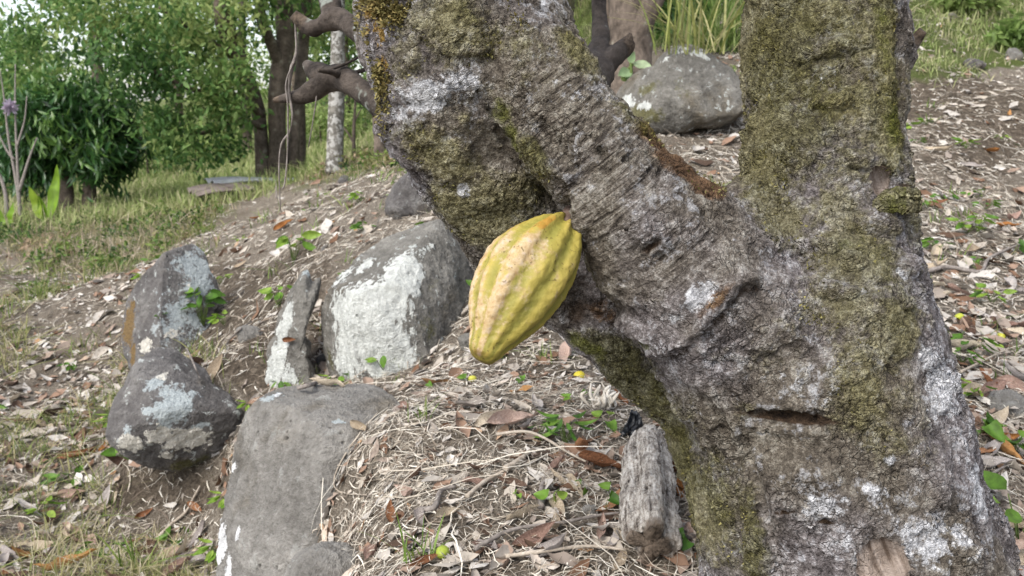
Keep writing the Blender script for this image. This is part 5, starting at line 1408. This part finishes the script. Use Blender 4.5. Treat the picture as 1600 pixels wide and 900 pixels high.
def C(px, py, d, rx, ry, rz): s = d / FPX; return (P(px, py, d), (rx * s, rz, ry * s))
cloud(mb, [C(300, 40, D0 - 1.2, 130, 90, 1.3), C(210, 100, D0 - 1.6, 90, 80, 1.1), C(330, 140, D0 - 1.3, 100, 70, 1.0), C(280, 190, D0 - 1.5, 90, 46, .9), C(420, -20, D0 - .9, 80, 50, .8), C(505, 10, D0 + .6, 50, 60, .8), C(365, 190, D0 - 1.2, 30, 40, .5), C(170, 30, D0 - 1.4, 80, 70, 1.0), C(330, -120, D0 - .5, 220, 90, 1.8), C(330, 235, D0 - 1.4, 60, 20, .5), C(100, -5, D0 - .5, 80, 50, 1), C(45, 55, D0 - .2, 50, 40, .8)], 900, .22, 15, LF, .105, droop=.5, seed=3)
mb.build('crown', MID, tr, b)

# drooping dark mango bush
b = gpt(118, 335); D1 = float((b - CAM) @ FWD)
tr = thing('mango_tree', b, 'low dark green tree with drooping narrow leaves on two short trunks', 'tree')
stems(tr, b, [[(108, 345, D1, 15), (105, 315, D1, 12), (98, 270, D1, 11), (85, 200, D1, 8)], [(140, 335, D1 + .1, 14), (140, 300, D1 + .1, 10), (140, 260, D1 + .1, 9), (150, 190, D1, 6)]], TRUNKM)
mb = MB()
cloud(mb, [C(110, 210, D1, 90, 60, .8), C(70, 190, D1 - .2, 70, 70, .7), C(160, 240, D1 - .3, 50, 56, .6), C(110, 150, D1, 80, 40, .7), C(50, 250, D1, 50, 50, .6), C(175, 200, D1, 50, 60, .6)], 420, .14, 16, LFN, .20, droop=1.1, seed=9)
mb.build('crown', DARKL, tr, b)

# slender trunks behind the broken limbs
def slim(name, paths, label, mat, y0, crown=None, cm=None, cat='tree', n=300, rs=5):
    b_ = P(*paths[0][0][:3]); t_ = thing(name, b_, label, cat)
    stems(t_, b_, paths, mat, rs=rs)
    if crown:
        m_ = MB(); cloud(m_, crown, n, .25, 10, LF, .13, droop=.4, seed=y0); m_.build('crown', cm or MID, t_, b_)
    return t_
def gd(x, y): return float((ground_at(x, y) - CAM) @ FWD)
d_ = gd(523, 268)
slim('pale_tree', [[(523, 272, d_, 15), (524, 210, d_, 13), (526, 150, d_, 12.5), (528, 60, d_, 11), (528, -200, d_, 9)]], 'straight tree with a pale mottled trunk below the broken limbs', PALE, 1, [C(530, -150, d_, 150, 90, 1.5)], LIGHT)
d_ = gd(594, 252)
slim('young_tree', [[(594, 256, d_, 10), (592, 210, d_, 9), (588, 120, d_, 8), (585, -100, d_, 7)]], 'slim brown trunk close to the mossy leaning limb', TRUNKM, 2)
d_ = gd(553, 250)
slim('sapling', [[(553, 252, d_, 3), (553, 200, d_, 2.6), (555, 165, d_, 2), (556, 120, d_, 1.5)], [(553, 225, d_, 2), (545, 210, d_, 1.4), (538, 200, d_, 1)], [(554, 190, d_, 1.6), (560, 178, d_, 1), (566, 168, d_, .8)]], 'bare thin sapling in the grass right of the pale trunk', TRUNKM, 3, None, None, 'sapling')
d_ = gd(472, 272)
slim('young_tree', [[(472, 275, d_, 6), (473, 200, d_, 5), (470, 100, d_, 4.5), (468, -60, d_, 4)]], 'very thin brown trunk beside the big many-stemmed tree', TRUNKM, 4)
# woody vine hanging beside the big tree
b = P(460, 45, 1.44)
vn = thing('hanging_vine', b, 'thin twisted vine hanging from the upper broken limb', 'vine')
for q in ([(461, 28, 1.44, 1.6), (463, 80, 1.46, 2.2), (455, 110, 1.47, 3.2), (452, 145, 1.48, 2.2), (457, 180, 1.48, 2), (453, 205, 1.5, 1.8), (440, 225, 1.5, 1.6), (436, 260, 1.5, 1.3), (438, 330, 1.5, .8)], [(460, 95, 1.46, 1.6), (447, 130, 1.47, 1.5), (450, 170, 1.48, 1.6), (449, 240, 1.5, 1.4), (445, 285, 1.5, 1.2), (441, 296, 1.5, 1)], [(498, 118, 1.47, 1.2), (492, 170, 1.48, 1), (482, 230, 1.5, .8)]):
    q = np.array(q, float); V, F = tube(P(q[:, 0], q[:, 1], q[:, 2]), q[:, 3] * q[:, 2] / FPX, n=len(q) * 6, sides=7, rough=.3, rscale=60, seed=3); link('stem', mesh('stem', V - b, F, STKD), vn)

# trunks at the top centre, behind the fork
d_ = 9.0
slim('mossy_tree', [[(868, 165, 9.2, 24), (872, 100, 9.2, 20), (876, 40, 9.2, 19), (880, -40, 9.2, 19), (890, -320, 9.2, 15)]], 'mossy straight trunk left of the dark forked rear limb', TRUNKG, 5, [C(880, -420, 9.5, 200, 120, 1.6)], MID)
slim('old_tree', [[(985, 175, 6.6, 50), (985, 120, 6.6, 36), (985, 60, 6.6, 34), (985, -30, 6.6, 36), (985, -150, 6.6, 34), (980, -420, 6.6, 28)], [(990, 60, 6.55, 22), (1008, 25, 6.5, 18), (1030, -15, 6.45, 15), (1070, -100, 6.4, 13)], [(945, 120, 6.9, 12), (944, 40, 6.9, 13), (940, -60, 6.9, 13)]], 'thick brown trunk behind the speckled boulder with a limb leaning right', TRUNKM, 6, [C(1000, -500, 6.6, 260, 120, 1.4)], MID, n=260)

# shrubs and tussock behind the speckled boulder
b = ground_at(1062, 66) ; D2 = float((b - CAM) @ FWD)
sh = thing('shrub', b, 'dark leafy shrub behind the speckled boulder', 'shrub')
mb = MB(); cloud(mb, [C(1055, 20, D2 + .3, 44, 42, .4), C(1035, -10, D2 + .4, 40, 30, .4), C(1090, -20, D2 + .6, 50, 30, .4)], 130, .12, 12, LF, .11, seed=31); mb.build('crown', DARKL, sh, b)
V, F = tube([b, b + np.array([0, 0, .4])], [.03, .02], n=6, sides=8); link('stem', mesh('stem', V - b, F, TRUNKM), sh)
tuft('tussock', 1122, 82, 130, .75, .008, leafmat('tussock_blade', [(.13, .22, .045), (.26, .36, .09), (.40, .46, .17)], .4, .45, 20), 'tall bright green grass tussock behind the speckled boulder', .95, .12)
tuft('tussock', 1075, 85, 50, .55, .006, leafmat('tussock_blade_dry', [(.16, .22, .05), (.32, .34, .10), (.48, .44, .22)], .4, .5, 20), 'lower yellowish grass tussock between the shrub and the boulder', .5, .10)
# broad pale leaves left of the boulder
def broad(name, x, y, leaves, label, mat, cat, wide=.3, d_=None):
    b_ = ground_at(x, y) if d_ is None else P(x, y, d_)
    D_ = float((b_ - CAM) @ FWD); r = thing(name, b_, label, cat)
    st = MB()
    for (x0, y0, x1, y1, w_, cv) in leaves:
        a_ = P(x0, y0, D_); e_ = P(x1, y1, D_ - .05); L = np.linalg.norm(e_ - a_); d1 = unit(e_ - a_)
        n_ = unit(-FWD + .5 * UPV + rng.normal(0, .25, 3)); n_ = unit(n_ - (n_ @ d1) * d1); s_ = np.cross(d1, n_)
        V, F = leaf_shape(1, w_, .5, cv, nu=13, nv=7, wav=.05, seed=int(x0)); 
        link('leaf', mesh('leaf', a_ - b_ + (V[:, :1] * s_ + (V[:, 1:2] + .5) * d1 + V[:, 2:] * n_) * L, F, mat, {'rnd': np.full(len(V), rng.random())}), r)
        V, F = tube([b_, (b_ + a_) / 2 + rng.normal(0, .02, 3), a_], [.012, .010, .008], n=6, sides=6); st.add(V, F)
    st.build('stem', STEM, r, b_)
PALEG = leafmat('pale_broad_leaf', [(.22, .32, .16), (.32, .43, .24), (.40, .50, .30)], .35, .5, 12)
YELG = leafmat('banana_leaf', [(.16, .30, .03), (.26, .42, .04), (.36, .48, .06)], .45, .4, 8)
broad('taro_plant', 985, 128, [(985, 112, 965, 120, .42, .1), (990, 100, 1020, 108, .3, .2), (985, 98, 992, 80, .4, .1), (978, 118, 990, 130, .35, .1)], 'pale broad-leaved plant between the old trunk and the speckled boulder', PALEG, 'plant', d_=5.6)
broad('banana_plant', 75, 345, [(84, 345, 93, 257, .13, .12), (68, 342, 50, 290, .2, .2), (72, 350, 62, 305, .2, .2)], 'young banana plant with a bright upright leaf before the dark tree', YELG, 'plant', d_=gd(75, 352))
broad('banana_plant', 20, 360, [(16, 355, 22, 316, .2, .1), (8, 352, -12, 318, .2, .2), (5, 360, -8, 340, .25, .1)], 'small yellow green plant at the far left edge', YELG, 'plant', d_=gd(20, 362))
broad('taro_plant', 905, 128, [(900, 100, 925, 112, .3, .1), (905, 110, 915, 122, .3, .1)], 'yellow green broad leaf behind the leaning limb', YELG, 'plant', d_=8.5)

# bare twiggy shrub with a pink flower at the left edge
d_ = gd(30, 345); b = P(32, 345, d_)
tw = thing('bare_shrub', b, 'bare grey twiggy shrub with a pale pink flower at the left edge', 'shrub')
mb = MB()
for q in ([(34, 345, 4), (25, 280, 2.6), (14, 220, 2), (6, 150, 1.3), (0, 110, .7)], [(32, 345, 3.5), (28, 270, 2.3), (24, 180, 1.6), (24, 100, .8)], [(30, 300, 3), (45, 250, 2), (58, 215, 1)], [(22, 250, 3), (8, 230, 1.6), (-10, 190, 1)], [(12, 350, 4), (8, 300, 3), (-6, 260, 2)], [(26, 230, 2), (38, 190, 1.4), (42, 150, .8)]):
    q = np.array(q, float); V, F = tube(P(q[:, 0], q[:, 1], np.full(len(q), d_)), q[:, 2] * d_ / FPX, n=len(q) * 5, sides=6, rough=.2, seed=2); mb.add(V, F)
mb.build('stem', STKD, tw, b)
mb = MB(); fc = P(16, 168, d_ - .05)
Vb, Fb = ICO[3]; mb.add(fc + Vb * .025, Fb, rnd=.5)
for k in range(60):
    V, F = leaf_shape(.11, .02, .5, .3, nu=4, nv=3); R = np.linalg.qr(rng.normal(size=(3, 3)))[0]; mb.add(fc + (V + np.array([0, .055, 0])) @ R, F, rnd=rng.random())
mb.build('flower', leafmat('pink_petal', [(.52, .42, .54), (.68, .60, .70)], .3), tw, b)

# corrugated roofing sheets lying at the foot of the big tree
def sheet(pts, dep, label, ridges, mat):
    c4 = np.array([P(x, y, d) for (x, y), d in zip(pts, dep)]); nu, nv = 90, 12
    u = np.linspace(0, 1, nu); v = np.linspace(0, 1, nv); U, V_ = np.meshgrid(u, v, indexing='ij'); U = U.ravel()[:, None]; V_ = V_.ravel()[:, None]
    Q = c4[0] * (1 - U) * (1 - V_) + c4[1] * U * (1 - V_) + c4[2] * U * V_ + c4[3] * (1 - U) * V_
    n_ = unit(np.cross(c4[1] - c4[0], c4[3] - c4[0])); n_ = n_ if n_[2] > 0 else -n_
    Q = Q + n_ * (.03 * np.sin(V_ * ridges * 6.283) + .02 * np.sin(U * 5))
    i = np.arange(nu - 1)[:, None] * nv; j = np.arange(nv - 1)[None]
    F = np.stack([i + j, i + nv + j, i + nv + j + 1, i + j + 1], -1).reshape(-1, 4)
    b_ = Q[0]; o = link('roofing_sheet', mesh('roofing_sheet', Q - b_, F, mat), None, b_); m = o.modifiers.new('s', 'SOLIDIFY'); m.thickness = .006
    tag(o, label, 'roofing sheet')
def mat_tin(n, a_, b_):
    t = NT(n, .5, .4); q = t.noise(6, 5, .7); t.color(t.ramp(q, [(.35, a_), (.6, b_)])); t.b.inputs['Metallic'].default_value = .25; return t.m
ds = gd(350, 308)
sheet([(292, 297), (376, 286), (400, 292), (308, 307)], [ds - .5, ds - .3, ds - .7, ds - .9], 'brown rusty corrugated roofing sheet lying in the grass', 3, mat_tin('rusty_tin', (.10, .075, .065), (.24, .20, .185)))
sheet([(318, 282), (440, 281), (476, 278), (340, 288)], [ds + .1, ds + .3, ds + .0, ds - .2], 'grey corrugated roofing sheet lying behind the rusty one', 2, mat_tin('grey_tin', (.30, .31, .34), (.48, .49, .52)))

# farther trees closing the view
def far_tree(x, yb, d, lab, w_, h_, mat, n=420, seed=0, tm=TRUNKM, grp=None, low=1.0, L=.2):
    xx = (x - 800) / FPX * d; yy = d; b_ = np.array([xx, yy, 0.]); b_[2] = zground(b_[0], b_[1])
    t_ = thing('background_tree', b_, lab, 'tree', grp)
    V, F = tube([b_ - [0, 0, .2], b_ + [0, 0, h_ * .3], b_ + [.2, 0, h_ * .75]], [.17, .13, .06], n=12, sides=10, rough=.1, rscale=2); link('trunk', mesh('trunk', V - b_, F, tm), t_)
    m_ = MB(); C_ = []
    g = np.random.default_rng(seed)
    for k in range(7):
        C_.append((b_ + np.array([g.normal(0, w_ * .4), g.normal(0, w_ * .35), h_ * (low * .30 + (1 - .3 * low) * g.random())]), (w_ * g.uniform(.35, .6), w_ * g.uniform(.35, .6), h_ * g.uniform(.13, .24))))
    cloud(m_, C_, n, .4, 10, LF, L, droop=.35, seed=seed); m_.build('crown', mat, t_, b_)
i_ = 0
for (x, d, w_, h_, mat, lab) in [(-60, 19, 2.8, 4.0, MID, 'mid green tree behind the bare twiggy shrub'), (40, 26, 3.2, 4.4, LIGHT, 'pale green tree behind the dark drooping tree'), (170, 22, 3.5, 8, MID, 'leafy tree behind the crown of the big tree'), (290, 30, 4.5, 8, LIGHT, 'light green tree far beyond the big tree'), (390, 24, 3, 7, MID, 'tree beyond the meadow left of the big trunks'), (470, 32, 4.5, 10, LIGHT, 'light green tree beyond the meadow behind the vine'), (545, 24, 3, 8, LIGHT, 'bright tree behind the pale mottled trunk'), (620, 36, 5, 10, MID, 'far tree behind the leaning limb'), (760, 30, 5, 10, LIGHT, 'far bright tree hidden mostly by the trunk'), (900, 20, 3.2, 7, LIGHT, 'bright green tree behind the mossy trunk'), (975, 24, 4, 8, MID, 'tree beyond the old brown trunk'), (1080, 15, 2.4, 5, MID, 'tree on the slope above the tussock'), (1180, 19, 3, 6, LIGHT, 'light green tree high on the slope behind the trunk'), (-180, 15, 2, 3, MID, 'tree just beyond the left edge')]:
    i_ += 1; far_tree(x, 0, d, lab, w_, h_, mat, 330, 400 + i_, low=1.1 if 100 < x < 700 else .5)
# low leafy undergrowth on the grassy slope below the trees
W5, px5, py5, d5 = scatter(2600, 6.0, 13, -44, -3)
k = (grassy(px5, py5, W5) > 0) & (px5 < 650) & ~((px5 > 270) & (px5 < 490) & (py5 > 272) & (py5 < 330)); W5 = W5[k][:330]
mb = MB()
cloud(mb, [(q + np.array([0, 0, .05]), (.10, .10, .06)) for q in W5], 3 * len(W5), .06, 7, LF, .055, droop=0, seed=91)
tag(mb.build('undergrowth', leafmat('undergrowth_leaf', [(.04, .09, .02), (.10, .19, .035), (.20, .28, .06), (.33, .30, .14), (.42, .30, .20)], .35, .55, 20)), 'low leafy weeds among the grass below the trees', 'undergrowth', kind='stuff')
# the far-off wood that closes the valley
mb = MB(); cl = []
for x_ in np.arange(-60, 34, 4.2):
    if -40 < x_ < -29: continue
    y_ = 58 + rng.uniform(-6, 6); z_ = float(zground(np.array([x_]), np.array([y_]))[0])
    cl.append((np.array([x_, y_, z_ + 3.2]), (3.6, 2.5, 3.6))); cl.append((np.array([x_ + 1.5, y_ + 2, z_ + 7.5]), (3.8, 2.5, 3.2 + rng.uniform(0, 1.5))))
cloud(mb, cl, 2600, .9, 9, LF, .42, droop=.3, seed=77)
o = mb.build('far_wood', LIGHT); tag(o, 'far-off light green wood closing the valley', 'wood', kind='stuff')
# low bushes along the far edge of the meadow
for (x, d, w_, h_, mat, lab) in [(0, 13.5, 1.3, 1.5, DARKL, 'dark bush behind the banana plant'), (235, 18, 1.6, 1.6, MID, 'round bush beyond the meadow under the big crown'), (310, 20, 1.6, 1.3, LIGHT, 'pale bush beyond the meadow'), (505, 22, 1.8, 1.5, LIGHT, 'low bright bush behind the pale trunk'), (610, 24, 2, 2, MID, 'bush at the far side of the meadow'), (900, 14, 1.0, .9, LIGHT, 'bright low bush behind the leaning limb'), (950, 13, 1.0, .9, LIGHT, 'bright bush behind the old brown trunk'), (1490, 8.6, .5, .35, LIGHT, 'small leafy bush on the grassy slope at the upper right'), (1585, 7.8, .5, .4, LIGHT, 'leafy bush on the grassy slope by the right edge'), (1545, 9.6, .6, .4, MID, 'small bush at the top right of the slope')]:
    i_ += 1
    b_ = np.array([(x - 800) / FPX * d, d, 0.]); b_[2] = zground(b_[0], b_[1])
    t_ = thing('bush', b_, lab, 'bush'); m_ = MB()
    cloud(m_, [(b_ + [0, 0, h_ * .45], (w_ * .6, w_ * .5, h_ * .5)), (b_ + [w_ * .4, .1, h_ * .35], (w_ * .4, w_ * .4, h_ * .35)), (b_ + [-w_ * .45, 0, h_ * .3], (w_ * .4, w_ * .4, h_ * .3))], int(60 + 60 * w_), .12 * w_, 9, LF, .07 + .035 * w_, seed=i_)
    m_.build('foliage', mat, t_, b_)
    V, F = tube([b_ - [0, 0, .05], b_ + [0, 0, h_ * .5]], [.03, .015], n=4, sides=6); link('stem', mesh('stem', V - b_, F, TRUNKM), t_)
